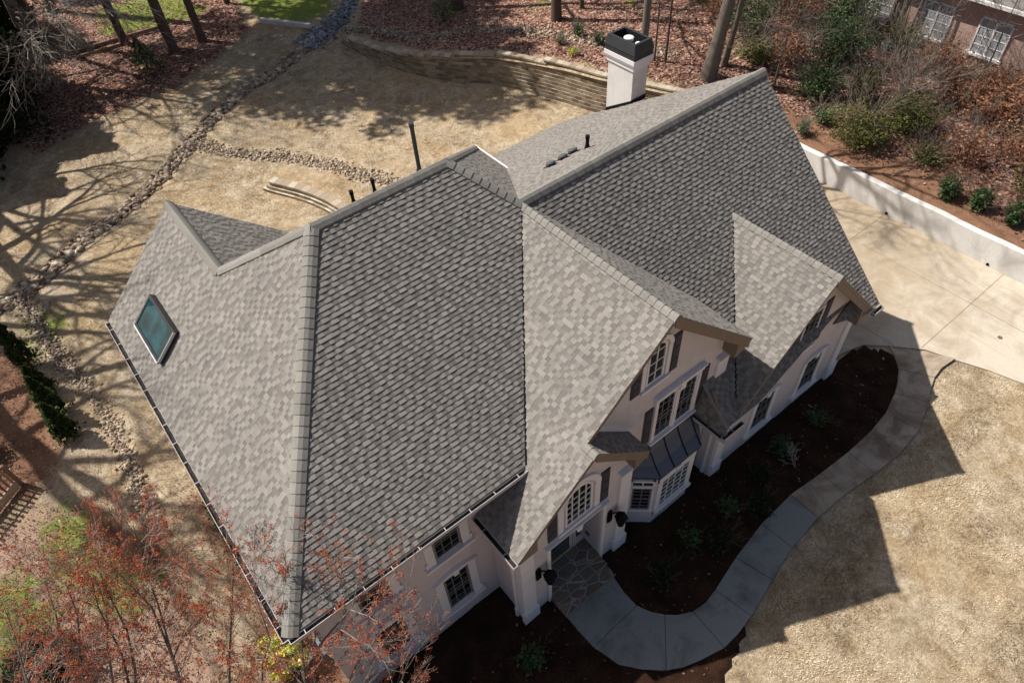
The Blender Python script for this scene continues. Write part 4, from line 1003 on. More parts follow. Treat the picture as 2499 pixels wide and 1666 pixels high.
# ---- river stones (nobody could count them)
ico = None
def ico_template():
    import bmesh
    bm = bmesh.new(); bmesh.ops.create_icosphere(bm, subdivisions=1, radius=1); v = np.array([q.co[:] for q in bm.verts]); f = np.array([[q.index for q in p.verts] for p in bm.faces]); bm.free(); return v, f
TV, TF = ico_template()
def stones(name, path, width, n, s0, s1, mat_, label, seed, lift=0.):
    rg = np.random.default_rng(seed); P_ = np.array(path); seg = np.diff(P_, axis=0); L = np.hypot(seg[:,0], seg[:,1]); cum = np.concatenate([[0], np.cumsum(L)])
    s = rg.random(n)*cum[-1]; k = np.clip(np.searchsorted(cum, s)-1, 0, len(L)-1); t = (s-cum[k])/L[k]
    d = seg[k]/L[k][:,None]; nn = np.stack([-d[:,1], d[:,0]], 1); wv = width(s/cum[-1]) if callable(width) else width
    off = np.clip(rg.normal(0, .42, n), -1, 1)*wv/1.0
    c = P_[k]+seg[k]*t[:,None]+nn*off[:,None]
    sz = (s0+(s1-s0)*rg.random(n)**2.2)
    sc = np.stack([sz*rg.uniform(.8, 1.5, n), sz*rg.uniform(.7, 1.1, n), sz*rg.uniform(.35, .65, n)], 1)
    a = rg.random(n)*6.283; ca, sa = np.cos(a), np.sin(a); tilt = rg.normal(0, .35, n)
    V = TV[None]*sc[:,None,:]*(1+rg.normal(0, .07, (n, len(TV), 1)))
    z = V[...,2]+V[...,0]*tilt[:,None]; x = V[...,0]*ca[:,None]-V[...,1]*sa[:,None]; y = V[...,0]*sa[:,None]+V[...,1]*ca[:,None]
    base = np.array([hz(q[0], q[1]) for q in c]) if lift is None else lift
    z = z+(base+rg.uniform(-.03, .07, n)+sz*.1)[:,None]
    V = np.stack([x+c[:,0,None], y+c[:,1,None], z], -1).reshape(-1, 3)
    F = (TF[None]+(np.arange(n)*len(TV))[:,None,None]).reshape(-1, 3)
    o = np_mesh(name, V, F, mat_, tone=np.repeat(rg.beta(2, 2, n), len(TF)), smooth=True)
    return tag(o, label, 'stones', kind='stuff')
stones('river_stones', CREEK[2:], .60, 3400, .05, .20, M_STONE, 'brown river stones filling the long dry creek bed', 1, lift=-.13)
stones('river_stones', CREEK[:4], 1.3, 900, .06, .2, M_STONEG, 'grey riprap stones where the creek bed reaches the woods', 2, lift=-.05)
stones('river_stones', BR1, .64, 2700, .035, .10, M_STONE, 'pale stones of the branch creek curving behind the roof', 3, lift=-.07)
stones('river_stones', BR2, lambda t: .66-.30*t, 2600, .03, .095, M_STONE, 'pebbles of the narrow creek branch left of the house', 4, lift=-.075)
stones('river_stones', [(20.6,37.0),(21.5,34.8),(22.2,32.4),(23.1,30.2),(25.0,28.4),(26.6,26.4),(27.4,24.2),(28.2,21.6),(29.2,19.0),(30.3,16.5)], .8, 2200, .04, .12, M_STONE, 'pebble strip lying along the top of the block wall', 6, lift=None)

# ---- leaves scattered on the ground
def quads_cloud(C, S, rg, tilt=1.0, tones=None, asp=.55):
    n = len(C); a = rg.random(n)*6.283; ph = rg.normal(0, tilt, n); 
    u = np.stack([np.cos(a), np.sin(a), np.sin(ph)*.8], 1); u /= np.linalg.norm(u, axis=1)[:,None]
    r = rg.normal(0, 1, (n, 3)); r[:,2] *= tilt; v = np.cross(u, np.cross(u, np.array([0,0,1.])+0)+r*.9*tilt); v = np.cross(u, v); v /= np.linalg.norm(v, axis=1)[:,None]+1e-9
    S = np.broadcast_to(S, (n,))[:,None]
    V = np.stack([C-u*S, C+v*S*asp, C+u*S, C-v*S*asp], 1).reshape(-1, 3)
    return V, np.arange(4*n).reshape(-1, 4)
rg = np.random.default_rng(12)
def scatter(name, n, xr, yr, test, s, label, mat_=M_DEADL, beta=(2, 2)):
    x = rg.uniform(*xr, n); y = rg.uniform(*yr, n); k = test(x, y); x, y = x[k], y[k]
    z = np.array([hz(a, c) for a, c in zip(x, y)])+.04
    V, F = quads_cloud(np.stack([x, y, z+rg.random(len(x))*.05], 1), rg.uniform(s*.6, s*1.3, len(x)), rg, .5)
    tag(np_mesh(name, V, F, mat_, tone=rg.beta(*beta, len(x))), label, 'leaves', kind='stuff')
scatter('fallen_leaves', 26000, (-10, 30), (34, 60), lambda x, y: (masks(x, y)['litter'] > .45) | (x > xw(y)+3), .085, 'fallen brown leaves under the trees beyond the back lawn')
scatter('fallen_leaves', 26000, (24, 42), (-4, 40), lambda x, y: x > xw(y)+.5+rng.random(x.shape)*2.5*(y < 13), .075, 'fallen russet leaves on the bank behind the walls')
scatter('fallen_leaves', 16000, (-10, 0), (-2, 25), lambda x, y: (masks(x, y)['soil'] > .4) | (masks(x, y)['straw'] > .4), .045, 'fallen leaves and needles left of the house')
scatter('fallen_leaves', 2600, (2, 29), (-12, -1.2), lambda x, y: (inside(x, y, mul)) & (x < 21), .05, 'dry leaves lying on the dark mulch', beta=(1, 4))

M_GRASS = tone_mat('dormant_grass', [(0, (.20,.140,.085)), (.4, (.42,.325,.215)), (.7, (.62,.51,.36)), (1, (.82,.715,.55))], trans=.15)
def vnoise(x, y, sc, seed, octs=4):
    out = np.zeros(len(x)); amp = 1; tot = 0; rgl = np.random.default_rng(seed); G = rgl.random((256, 256))
    for o in range(octs):
        u = x*sc+o*17.3+100; v = y*sc*1.0+o*9.1+100; i = np.floor(u).astype(int); j = np.floor(v).astype(int); fu, fv = u-i, v-j
        fu = fu*fu*(3-2*fu); fv = fv*fv*(3-2*fv); i %= 256; j %= 256; i1 = (i+1) % 256; j1 = (j+1) % 256
        out += amp*((G[i, j]*(1-fu)+G[i1, j]*fu)*(1-fv)+(G[i, j1]*(1-fu)+G[i1, j1]*fu)*fv); tot += amp; amp *= .6; sc *= 2.1
    return out/tot
def tufts(n, xr, yr, test, s, label):
    x = rg.uniform(*xr, n); y = rg.uniform(*yr, n); k = test(x, y); x, y = x[k], y[k]; n = len(x)
    a = rg.random(n)*6.283; L = rg.uniform(s*.6, s*1.5, n); ln = rg.uniform(.3, 1.1, n); z0 = np.full(n, -.02)
    d = np.stack([np.cos(a), np.sin(a)], 1); wv = np.stack([-d[:,1], d[:,0]], 1)*(s*.16)
    b0 = np.stack([x-wv[:,0], y-wv[:,1], z0], 1); b1 = np.stack([x+wv[:,0], y+wv[:,1], z0], 1); tp = np.stack([x+d[:,0]*L*ln, y+d[:,1]*L*ln, z0+L*.75], 1)
    V = np.stack([b0, b1, tp], 1).reshape(-1, 3)
    tag(np_mesh('grass', V, np.arange(3*n).reshape(-1, 3), M_GRASS, tone=np.clip(.5+(vnoise(x, y, .9, 3)-.5)*3.2+(rg.random(n)-.5)*.35, 0, 1)), label, 'grass', kind='stuff')
notcreek = lambda x, y: (seg_d(x, y, CREEK) > .6) & (seg_d(x, y, BR1) > .75) & (seg_d(x, y, BR2) > .55)
tufts(120000, (7.5, 30), (-14, -3.5), lambda x, y: ~inside(x, y, mul) & ~inside(x, y, drv) & (seg_d(x, y, [p for q in OUT_ for p in q]) > .06) & ((y < -4.7) | (x > 20.5)) & ~inside(x, y, [p for q in OUT_ for p in q]+[p for q in INN[::-1] for p in q[::-1]]), .055, 'short dry tan grass of the front lawn')
tufts(150000, (-4, 27), (9, 42), lambda x, y: notcreek(x, y) & (x < xw(y)-.1) & (masks(x, y)['litter'] < .5) & ~inside(x, y, [(.3,.3),(13,.3),(19.3,0),(19.3,13.4),(13,13.4),(13,11.4),(.3,11.4)]), .07, 'short dry tan grass of the back lawn')

# ================================================================= VEGETATION
def tubes_mesh(T, n=5):
    """T: list of (pts, radii, tone)"""
    V, F, t = [], [], []; i0 = 0
    for pts, rad, tone in T:
        P_ = np.asarray(pts, float); k = len(P_)
        d = np.gradient(P_, axis=0); d /= np.linalg.norm(d, axis=1)[:,None]+1e-9
        ref = np.array([0.,0,1]) if abs(d[0,2]) < .8 else np.array([1.,0,0])
        a = np.cross(d, ref); a /= np.linalg.norm(a, axis=1)[:,None]+1e-9; b_ = np.cross(d, a)
        m_ = n if rad[0] > .03 else 3
        th = np.arange(m_)*2*math.pi/m_
        ring = P_[:,None]+(a[:,None]*np.cos(th)[None,:,None]+b_[:,None]*np.sin(th)[None,:,None])*np.asarray(rad)[:,None,None]
        V.append(ring.reshape(-1, 3)); q = np.arange(m_); r_ = np.arange(k-1)[:,None]*m_
        f = np.stack([r_+q, r_+(q+1)%m_, r_+m_+(q+1)%m_, r_+m_+q], -1).reshape(-1, 4)+i0
        F.append(f); t.append(np.full(len(f), tone)); i0 += k*m_
    return np.concatenate(V), np.concatenate(F), np.concatenate(t)
def branch(rnd, p, d, L, r, lev, T, tips, bend=.25, up=.15, kids=3, spread=.8, rmin=.004, shrink=.62, steps=5):
    pts = [p]; rad = [r]; d = Vector(d).normalized(); p = Vector(p)
    for k in range(steps):
        d = (d+Vector((rnd.gauss(0, bend), rnd.gauss(0, bend), rnd.gauss(0, bend)+up))*.5).normalized()
        p = p+d*L/steps; pts.append(tuple(p)); rad.append(max(rmin, r*(1-(.55 if lev else .75)*(k+1)/steps)))
        if lev > 0 and k >= 1:
            for _ in range(1 if rnd.random() < kids/4 else 0 if lev > 2 else 1):
                ax = d.orthogonal().normalized(); ax.rotate(Matrix.Rotation(rnd.random()*6.28, 3, d))
                nd = (d+ax*spread*rnd.uniform(.6, 1.3)).normalized()
                branch(rnd, tuple(p), nd, L*shrink*rnd.uniform(.75, 1.2), rad[-1]*.7, lev-1, T, tips, bend, up, kids, spread, rmin, shrink, steps)
    if lev > 0:
        branch(rnd, tuple(p), d, L*shrink, rad[-1], lev-1, T, tips, bend, up, kids, spread, rmin, shrink, steps)
    T.append((pts, rad, rnd.random()))
    if lev <= 1: tips.extend(pts[2:])
def finish(name, base, T, mt, label, cat, group=None, leaves=None, split=.06, part='crown', leafmat=None, leafpart='leaves'):
    root = empty(name, base, label, cat, group)
    big = [x for x in T if x[1][0] >= split]; small = [x for x in T if x[1][0] < split]
    if big:
        V, F, t = tubes_mesh(big, 8); np_mesh('trunk', V, F, mt[0], root, tone=t, smooth=True)
    cr = None
    if small:
        V, F, t = tubes_mesh(small, 4); cr = np_mesh(part, V, F, mt[1], root, tone=t, smooth=True)
    if leaves is not None:
        V, F, t = leaves; np_mesh(leafpart, V, F, leafmat, cr or root, tone=t)
    return root
def leaf_from(tips, n, spread, size, seed, tilt=1., beta=(2, 2)):
    rg = np.random.default_rng(seed); P_ = np.array(tips)[rg.integers(0, len(tips), n)]
    C = P_+rg.normal(0, spread, (n, 3)); V, F = quads_cloud(C, rg.uniform(size*.6, size*1.35, n), rg, tilt)
    return V, F, rg.beta(*beta, n)

def bare_tree(name, base, h, r, seed, label, lean=(0, 0), lev=4, group=None, mt=None, spread=.8, first=.35, kids=3, cat='tree', up=.1, nl=9, bl=.42, lim=.5):
    rnd = random.Random(seed); T, tips = [], []; B = Vector(base)
    pts = []; rad = []
    for k in range(9):
        t = k/8; pts.append(tuple(B+Vector((lean[0]*t*h+.12*math.sin(t*5+seed)*t, lean[1]*t*h+.12*math.cos(t*4+seed)*t, t*h-.1)))); rad.append(r*(1.25 if k == 0 else 1-.72*t))
    T.append((pts, rad, .4))
    for k in range(nl):
        t = first+(1-first)*(k+.5)/nl; i = min(7, int(t*8)); p = Vector(pts[i]).lerp(Vector(pts[i+1]), t*8-i)
        a = k*2.4+rnd.random(); el = .5+.7*t
        branch(rnd, tuple(p), (math.cos(a)*spread, math.sin(a)*spread, el*.8), h*bl*(1.15-.6*t)*rnd.uniform(.8, 1.15), r*(lim-.3*t), lev-1, T, tips, up=up, kids=kids, rmin=.008)
    return finish(name, base, T, mt or (M_BARKG, M_TWIG), label, cat, group), tips

def pine(name, base, h, r, seed, label, group=None, lean=(0, 0), crown=.45, lf=2600, wide=1.):
    rnd = random.Random(seed); T, tips = [], []; B = Vector(base); pts = []; rad = []
    for k in range(9):
        t = k/8; pts.append(tuple(B+Vector((lean[0]*t*h, lean[1]*t*h, t*h-.1)))); rad.append(r*(1.3 if k == 0 else 1-.75*t))
    pts.insert(1, tuple(B+Vector((lean[0]*.03*h, lean[1]*.03*h, .5)))); rad.insert(1, r*1.02)
    T.append((pts, rad, .4)); P0 = Vector(pts[0]); P1_ = Vector(pts[-1])
    for k in range(26):
        t = 1-crown*(1-k/26); p = P0.lerp(P1_, t); a = k*2.4
        branch(rnd, tuple(p), (math.cos(a), math.sin(a), .1), h*.17*(1.2-t*.85)*1.3*wide, .05, 1, T, tips, up=.12, steps=4, spread=.7)
    root = finish(name, base, T, (M_BARK, M_BARK), label, 'tree', group, leaf_from(tips, lf, .34, .26, seed, 1.0), leafmat=M_PINE, leafpart='needles')
    return root

# tall pines beyond the back lawn, trunks in view, crowns above the frame
PG = 'tall trunks beyond the back lawn'
for (x, y, h, r, lb, ln) in ((10.75, 42.7, 19, .34, 'thickest dark pine trunk beyond the upper left of the lawn', (.01, .0)), (12.85, 43.0, 18, .27, 'slimmer pine trunk just right of the thickest one', (0, .01)),
        (8.7, 46.4, 18, .28, 'shadowed pine trunk left of the thickest one', (0, .01)), (16.6, 47.6, 16, .2, 'small leafy stemmed pine trunk near the green grass patch', (0, 0)),
        (26.7, 32.4, 19, .36, 'dark tree trunk standing behind the block wall at top centre', (0, 0)), (28.95, 25.1, 18, .28, 'tree trunk uphill of the block wall, left of the chimney', (0, 0)), (30.9, 25.0, 17, .12, 'thin tree trunk farthest up the slope left of the chimney', (0, 0))):
    if x > 25: bare_tree('tree', (x, y, hz(x, y)), h, r, int(x*10), lb, lean=ln, lev=4, first=.45, group=PG, mt=(M_BARK, M_TWIGD)); continue
    pine('pine_tree', (x, y, hz(x, y)), h+8, r, int(x*10), lb, PG, ln, crown=.36, lf=5200 if y > 40 else 3600, wide=1.25)
for i, (x, y, h, lb) in enumerate(((6.5, 56, 30, 'pine above the top edge beyond the stone seat wall'), (13.5, 55, 30, 'pine above the top edge left of the green grass patch'), (19.5, 56, 30, 'pine above the top edge right of the green grass patch'), (24.5, 50, 28, 'pine above the top edge over the grey riprap'), (4.5, 50.5, 28, 'pine above the top edge over the timber edging'), (9.5, 52, 31, 'pine above the top edge between the seat wall and timbers'))):
    pine('pine_tree', (x, y, hz(x, y)), h, .3, 400+i, lb, 'pines rooted above the top edge', crown=.42, lf=4000, wide=1.15)
bare_tree('tree', (23.6, 13.1, 0), 19, .22, 31, 'pale straight tree trunk rising directly behind the chimney', lev=4, first=.56, nl=13, bl=.3, lim=.6)
for i, (x, y, r, lb) in enumerate(((29.3, 16.6, .07, 'thin young trunk right of the chimney'), (29.0, 17.1, .05, 'thinner young trunk forking right of the chimney'))):
    bare_tree('young_tree', (x, y, hz(x, y)), 9, r, 40+i, lb, lev=3, first=.3, group='thin young trunks right of the chimney', mt=(M_BARK, M_TWIGR))
bare_tree('leaning_tree', (29.75, 14.0, hz(29.75, 14)), 16, .36, 52, 'thick grey barked tree leaning right behind the tallest roof peak', lean=(.085, -.055), lev=4, first=.45, nl=9)
bare_tree('tree', (31.2, 14.2, hz(31.2, 14.2)), 13, .16, 53, 'slender pale tree beside the thick leaning one', lean=(.05, -.08), lev=4, first=.35)
for i, (x, y, r, ln) in enumerate(((41.0, 10.85, .13, (0, 0)), (40.6, 10.1, .17, (.02, .0)), (39.9, 9.2, .08, (.05, -.05)))):
    bare_tree('tree', (x, y, hz(x, y)), 13, r, 60+i, ('left trunk of the trio before the brick house', 'thickest of the three trunks before the brick house', 'dark slanting right trunk of the trio before the brick house')[i], lean=ln, lev=3, first=.45, group='three trunks before the brick house')
# shadow casting trees standing left of the view
for i, (x, y, h, r, ln) in enumerate(((-3.9, 32.6, 17, .46, (-.33, 0)), (-6.7, 24.3, 23, .48, (-.30, 0)), (1.6, 50.5, 24, .30, (-.22, 0)), (-6.9, 30, 19, .40, (-.26, 0)), (4.6, 49.5, 24, .26, (-.2, 0)), (-4.6, 39, 20, .36, (-.26,0)))):
    bare_tree('tree', (x, y, 0), h, r, 70+i, ('bare grey tree just off the left edge beside the upper creek bend', 'thick trunked bare tree just off the left edge by the arborvitae', 'bare tree off the top left corner nearest the bare overhanging one', 'bare tree off the left edge level with the leaf litter', 'bare tree off the top edge left of the timber edging', 'bare tree off the left edge behind the dark evergreens')[i], lean=ln, lev=4, first=.34, group='bare trees at the left edge', nl=11, bl=.36, lim=.62)
# large overhanging bare tree, top left
T, tips = [], []; rnd = random.Random(8); B0 = (3.2, 44.5, 0)
T.append(([(3.2, 44.5, -.1), (3.3, 44.3, 3), (3.5, 43.9, 6), (3.8, 43.2, 9), (4.0, 42.8, 12)], [.28, .23, .19, .13, .07], .5))
for k in range(26):
    a = -2.1+k*.17+rnd.uniform(-.2, .2); z = 3.0+k*.3
    branch(rnd, (3.4, 44.0, z), (math.cos(a)*.9, math.sin(a)*.9, -.02+.2*rnd.random()), rnd.uniform(2.9, 4.9), .07, 3, T, tips, bend=.3, up=-.06, kids=3, spread=.8, rmin=.011)
finish('bare_tree', B0, T, (M_BARKG, M_TWIG), 'sprawling pale bare tree overhanging the top left corner', 'tree')

# dark evergreens in the top left
def evergreen(base, h, rad, seed, label, n=9000, mt=M_NEEDLE, size=.14, group=None, name='evergreen_tree'):
    rg = np.random.default_rng(seed); B = np.array(base)
    z = rg.random(n)**.8*.97+.02; rr = rad*(1-z)**.75*(.55+.45*rg.random(n)**.5)*(1+.25*np.sin(z*40)); a = rg.random(n)*6.283
    lump = 1+.22*np.sin(a*5+z*9)+.15*np.sin(a*11-z*23)
    C = B+np.stack([np.cos(a)*rr*lump, np.sin(a)*rr*lump, z*h+.2-.35*rr*rg.random(n)], 1)
    V, F = quads_cloud(C, rg.uniform(size*.6, size*1.4, n), rg, .8); root = empty(name, base, label, 'evergreen' if name == 'evergreen_tree' else 'shrub', group)
    b = MB(); b.tube([tuple(B+np.array([0,0,-.1])), tuple(B+np.array([0,0,h*.9]))], [max(.05, rad*.06), .02], 7, tone=.3); b.build('trunk', M_BARK, root)
    np_mesh('crown', V, F, mt, root, tone=rg.beta(2, 2.4, n)); return root
EG = 'dark evergreens at the top left'
for i, (x, y, h, r_) in enumerate(((-1.4, 41.5, 12, 3.3), (-3.9, 37.8, 10, 2.9), (-1.2, 47.2, 13, 3.4), (-5.6, 43.5, 12, 3.3), (1.4, 54.5, 12, 3.3))):
    evergreen((x, y, 0), h, r_, 90+i, ('dark evergreen nearest the litter edge at the left', 'dark evergreen lowest on the left edge', 'dark evergreen behind the bare tree in the top left', 'dark evergreen outermost at the left', 'dark evergreen in the very top left corner')[i], n=22000, size=.2, group=EG)
evergreen((8.6, 41.3, 0), 1.9, 1.0, 101, 'small leafy green sapling at the foot of the thickest pine', n=900, mt=M_LEAFG, size=.09, name='sapling')
# arborvitae hedge row at the left
AG = 'columnar arborvitae left of the creek branch'
for i, (x, y, h) in enumerate(((-3.75, 19.6, 3.1), (-3.62, 17.7, 1.5), (-3.5, 16.2, 2.2), (-3.45, 14.9, 1.9))):
    evergreen((x, y, 0), h*.95, .40, 110+i, ('tallest arborvitae, farthest up the row', 'short arborvitae between two taller ones', 'full dark arborvitae third down the row', 'lowest arborvitae nearest the house end of the row')[i], n=4200, mt=M_ARB, size=.065, group=AG, name='arborvitae')

# shrubs
def shrub(base, rx, rz, seed, label, n, mt, size, cat='shrub', name='shrub', group=None, tw=14, tmat=None, solid=.5, ry=None):
    rg = np.random.default_rng(seed); rnd = random.Random(seed); B = Vector(base); T, tips = [], []
    for k in range(tw):
        a = k*2.4; branch(rnd, tuple(B+Vector((0,0,-.05))), (math.cos(a)*.8*rx, math.sin(a)*.8*rx, rz*1.2), math.hypot(rx, rz)*rnd.uniform(.7, 1.0), .018, 2, T, tips, bend=.25, up=.05, spread=.7, rmin=.005, steps=4)
    d = rg.normal(0, 1, (n, 3)); d /= np.linalg.norm(d, axis=1)[:,None]; r = (solid+(1-solid)*rg.random(n)**.6)
    lump = 1+.18*np.sin(d[:,0]*7+seed)+.18*np.sin(d[:,1]*8+d[:,2]*5)
    C = np.array(base)+np.stack([d[:,0]*rx*r*lump, d[:,1]*(ry or rx)*r*lump, rz*.62+np.abs(d[:,2])*0+d[:,2]*rz*.6*r*lump], 1)
    C[:,2] = np.maximum(C[:,2], base[2]+.02)
    V, F = quads_cloud(C, rg.uniform(size*.6, size*1.4, n), rg, 1.0)
    return finish(name, base, T, (M_BARK, tmat or M_BARK), label, cat, group, (V, F, rg.beta(2, 2, n)), split=.05, part='stems', leafmat=mt)
CG = 'glossy camellias on the bank behind the white wall'
for i, (x, y) in enumerate(((30.23, 1.04), (30.42, -.18), (30.5, -1.6))):
    shrub((x, y, 1.2), .42, .85, 120+i, ('glossy green camellia, farthest back of three above the white wall', 'glossy green camellia in the middle of three above the white wall', 'glossy green camellia nearest the camera above the white wall')[i], 1500, M_LEAFG, .062, group=CG, name='camellia', solid=.2)
shrub((-.74, 2.50, 0), .62, .95, 130, 'bright yellow green shrub at the front left corner of the house', 6500, M_LEAFY, .062, name='yellow_shrub', solid=.55)
shrub((.35, -.35, 0), .45, .6, 131, 'second bright yellow green shrub at the bottom edge', 1500, M_LEAFY, .06, name='yellow_shrub')
for i, (x, y, l) in enumerate(((-.42, 8.0, 'low dark green hedge plant farther back under the left eave'), (-.40, 6.5, 'low dark green hedge plant nearer the front under the left eave'))):
    shrub((x, y, 0), .3, .7, 132+i, l, 900, M_LEAFG, .05, name='hedge_plant', ry=.75, group='hedge plants under the left eave')
# dim shrubs in the shaded mulch bed
DG = 'small dark shrubs in the shaded front bed'
for i, (x, y, r_) in enumerate(((4.6, -1.9, .38), (9.1, -2.5, .42), (10.6, -2.3, .38), (11.2, -2.9, .5), (12.3, -2.35, .36), (14.0, -2.2, .42), (15.4, -2.0, .4), (13.1, -2.9, .45), (17.2, -2.1, .4), (6.0, -5.6, .4))):
    shrub((x, y, .03), r_, .42, 140+i, ('small shrub alone left of the porch steps', 'small shrub nearest the steps inside the walk curve', 'small shrub before the bay window', 'fullest small shrub inside the walk curve', 'small shrub near the middle pilaster', 'small shrub below the first gable window', 'small shrub between the two gable windows', 'small shrub close to the walk, mid bed', 'small shrub below the second gable window', 'small shrub outside the walk curve at the bottom')[i], 420, M_NEEDLE if i % 2 else M_LEAFG, .05, group=DG, solid=.2, tw=3)
T, tips = [], []; rnd = random.Random(3)
for k in range(2): branch(rnd, (15.2, -2.75, 0), (rnd.uniform(-.2, .3), rnd.uniform(-.1, .3), 1), .55, .018, 2, T, tips, bend=.35, spread=.9, rmin=.009)
finish('bare_shrub', (15.2, -2.75, 0), T, (M_TWIG, M_TWIG), 'pale leafless shrub in the shaded mulch under the gable windows', 'shrub', split=.2, part='branches')
# thicket on the right bank
TG = 'woody shrubs on the right bank'
thk = [((31.0,5.9),1.5,1.5,M_LEAFO,5200,.055,'large olive green shrub just beyond the white wall'), ((33.4,4.9),1.3,1.5,M_LEAFO,4600,.055,'looser olive shrub right of the large one'), ((35.6,6.3),1.5,2.0,M_TWIG,0,.05,'pale grassy twiggy shrub uphill of the olive shrubs'),
 ((37.0,2.6),1.9,1.6,M_LEAFB,5200,.075,'wide copper leaved beech shrub at the right edge'), ((34.6,-.4),1.5,1.3,M_LEAFB,3600,.075,'copper leaved shrub above the camellias'), ((33.0,9.6),1.2,1.3,M_LEAFG,3200,.06,'green leafy shrub behind the tallest roof peak'),
 ((36.0,10.6),1.7,2.0,M_LEAFG,4500,.065,'green leafy shrub with russet tips mid slope'), ((38.8,12.2),1.6,1.9,M_LEAFG,4600,.07,'dense green shrub left of the brick house'), ((39.5,9.0),1.2,1.2,M_LEAFO,2000,.06,'olive shrub at the foot of the trio of trunks'),
 ((33.9,12.2),1.1,1.5,M_LEAFB,1100,.075,'copper leaved shrub beside the leaning tree'), ((34.5,15.2),1.5,2.0,M_LEAFG,2300,.065,'green shrub right of the leaning tree'), ((38.2,16.2),1.9,2.2,M_LEAFO,2600,.07,'olive shrub at the top edge right of the leaning tree'),
 ((29.9,8.1),.35,.6,M_LEAFG,420,.05,'tiny green pine seedling beyond the right roof edge'), ((31.3,8.0),.6,.7,M_LEAFG,700,.055,'low dark green plant beyond the right roof edge'), ((28.3,22.4),.35,.6,M_LEAFG,500,.06,'small green holly left of the chimney'), ((28.3,20.7),.35,.55,M_LEAFG,420,.06,'small green holly closest to the chimney'),
 ((26.6,20.9),.35,.4,M_LEAFY,260,.05,'yellowish yucca tuft on top of the block wall'), ((27.0,22.4),.3,.4,M_LEAFO,260,.05,'olive tuft on top of the block wall'), ((25.0,31.5),.8,1.3,M_LEAFG,700,.06,'feathery green sapling behind the block wall at top centre'),
 ((31.8,3.0),.9,.7,M_LEAFO,900,.055,'thin olive plant between the camellias and the large shrub'), ((38.6,6.6),1.2,1.4,M_LEAFB,1700,.075,'copper shrub under the middle window of the brick house')]
for i, ((x, y), rx, rz, mt_, n, sz, lb) in enumerate(thk):
    if n == 0:
        T, tips = [], []; rnd = random.Random(200+i)
        for k in range(22): branch(rnd, (x+rnd.uniform(-.3,.3), y+rnd.uniform(-.3,.3), hz(x,y)), (rnd.uniform(-1,1), rnd.uniform(-1,1), 1.1), rnd.uniform(.9,1.9), .014, 2, T, tips, bend=.2, spread=.6, rmin=.007, steps=4)
        finish('twiggy_shrub', (x, y, hz(x, y)), T, (M_TWIG, M_TWIG), lb, 'shrub', TG, split=.2, part='branches')
    else: shrub((x, y, hz(x, y)), rx, rz, 160+i, lb, n, mt_, sz, group=TG, solid=.15, tw=12, tmat=M_TWIGD, name='bush')
rr_ = random.Random(55)
more = [(34.2,7.9,'small russet shrub directly uphill of the large olive shrub'),(36.6,4.9,'russet shrub between the pale twiggy shrub and the beech'),(33.0,1.9,'low brown leaved shrub uphill of the farthest camellia'),(32.6,-1.4,'low brown leaved shrub uphill of the nearest camellia'),(37.6,14.3,'copper sapling bush left of the air conditioner'),(35.2,17.6,'brown leaved bush uphill of the leaning tree'),(32.6,13.2,'brown leaved bush at the foot of the slender pale tree'),(38.9,3.4,'brown bush under the right window of the brick house'),(39.0,.4,'brown bush at the far right edge below the brick wall'),(36.0,19.8,'green and brown bush at the top edge')]
for i, (x, y, lb) in enumerate(more):
    shrub((x, y, hz(x, y)), rr_.uniform(.8, 1.4), rr_.uniform(.8, 1.5), 600+i, lb, 1100, M_LEAFB if i % 3 else M_LEAFO, .07, group=TG, solid=.05, tw=12, tmat=M_TWIGD, name='bush')
# pale bare understory trees on the bank
UG = 'pale bare saplings on the right bank'
for i, (x, y, h, lb) in enumerate(((33.2,5.6,3.5,'bare white branched sapling over the large olive shrub'), (35.5,13.0,4.5,'bare sapling behind the russet shrubs'), (37.4,8.4,4.0,'bare sapling in front of the first brick house window'), (39.3,4.6,4.5,'bare sapling in front of the right brick house window'),
        (38.5,-.8,4.5,'large bare pale tree at the right edge above the copper shrub'), (36.2,-2.6,4.2,'lowest bare pale sapling at the right edge'), (32.2,11.6,3.4,'bare sapling just right of the leaning tree'), (36.8,18.0,5,'bare sapling at the top edge'))):
    bare_tree('bare_sapling', (x, y, hz(x, y)), h, .05, 220+i, lb, lev=3, first=.2, group=UG, mt=(M_BARKG, M_TWIGD), nl=7, bl=.6, up=.05, spread=1.)
# brush and twigs lying on the wooded slopes
T, tips = [], []; rnd = random.Random(77)
for k in range(420):
    x = rnd.uniform(29.8, 41); y = rnd.uniform(-3, 24)
    if x < xw(y)+1.5+2*(y < 13): continue
    a = rnd.random()*6.28; branch(rnd, (x, y, hz(x, y)), (math.cos(a), math.sin(a), rnd.uniform(.1, 1.3)), rnd.uniform(.4, 1.1), .012, 1, T, tips, bend=.3, steps=4, rmin=.006)
for k in range(160):
    x = rnd.uniform(-3, 24); y = rnd.uniform(40, 52); a = rnd.random()*6.28; branch(rnd, (x, y, 0), (math.cos(a), math.sin(a), rnd.uniform(.1, 1)), rnd.uniform(.4, 1.2), .012, 1, T, tips, bend=.3, steps=4, rmin=.007)
for k in range(520):
    x = rnd.uniform(-8.5, -.6); y = rnd.uniform(-1, 13.5); a = rnd.random()*6.28; branch(rnd, (x, y, 0), (math.cos(a), math.sin(a), rnd.uniform(.05, .9)), rnd.uniform(.25, .7), .008, 1, T, tips, bend=.3, steps=4, rmin=.004)
V, F, t = tubes_mesh(T, 3); tag(np_mesh('brushwood', V, F, M_TWIGR, tone=t), 'thin twigs and brushwood on the wooded slopes', 'brush', kind='stuff')

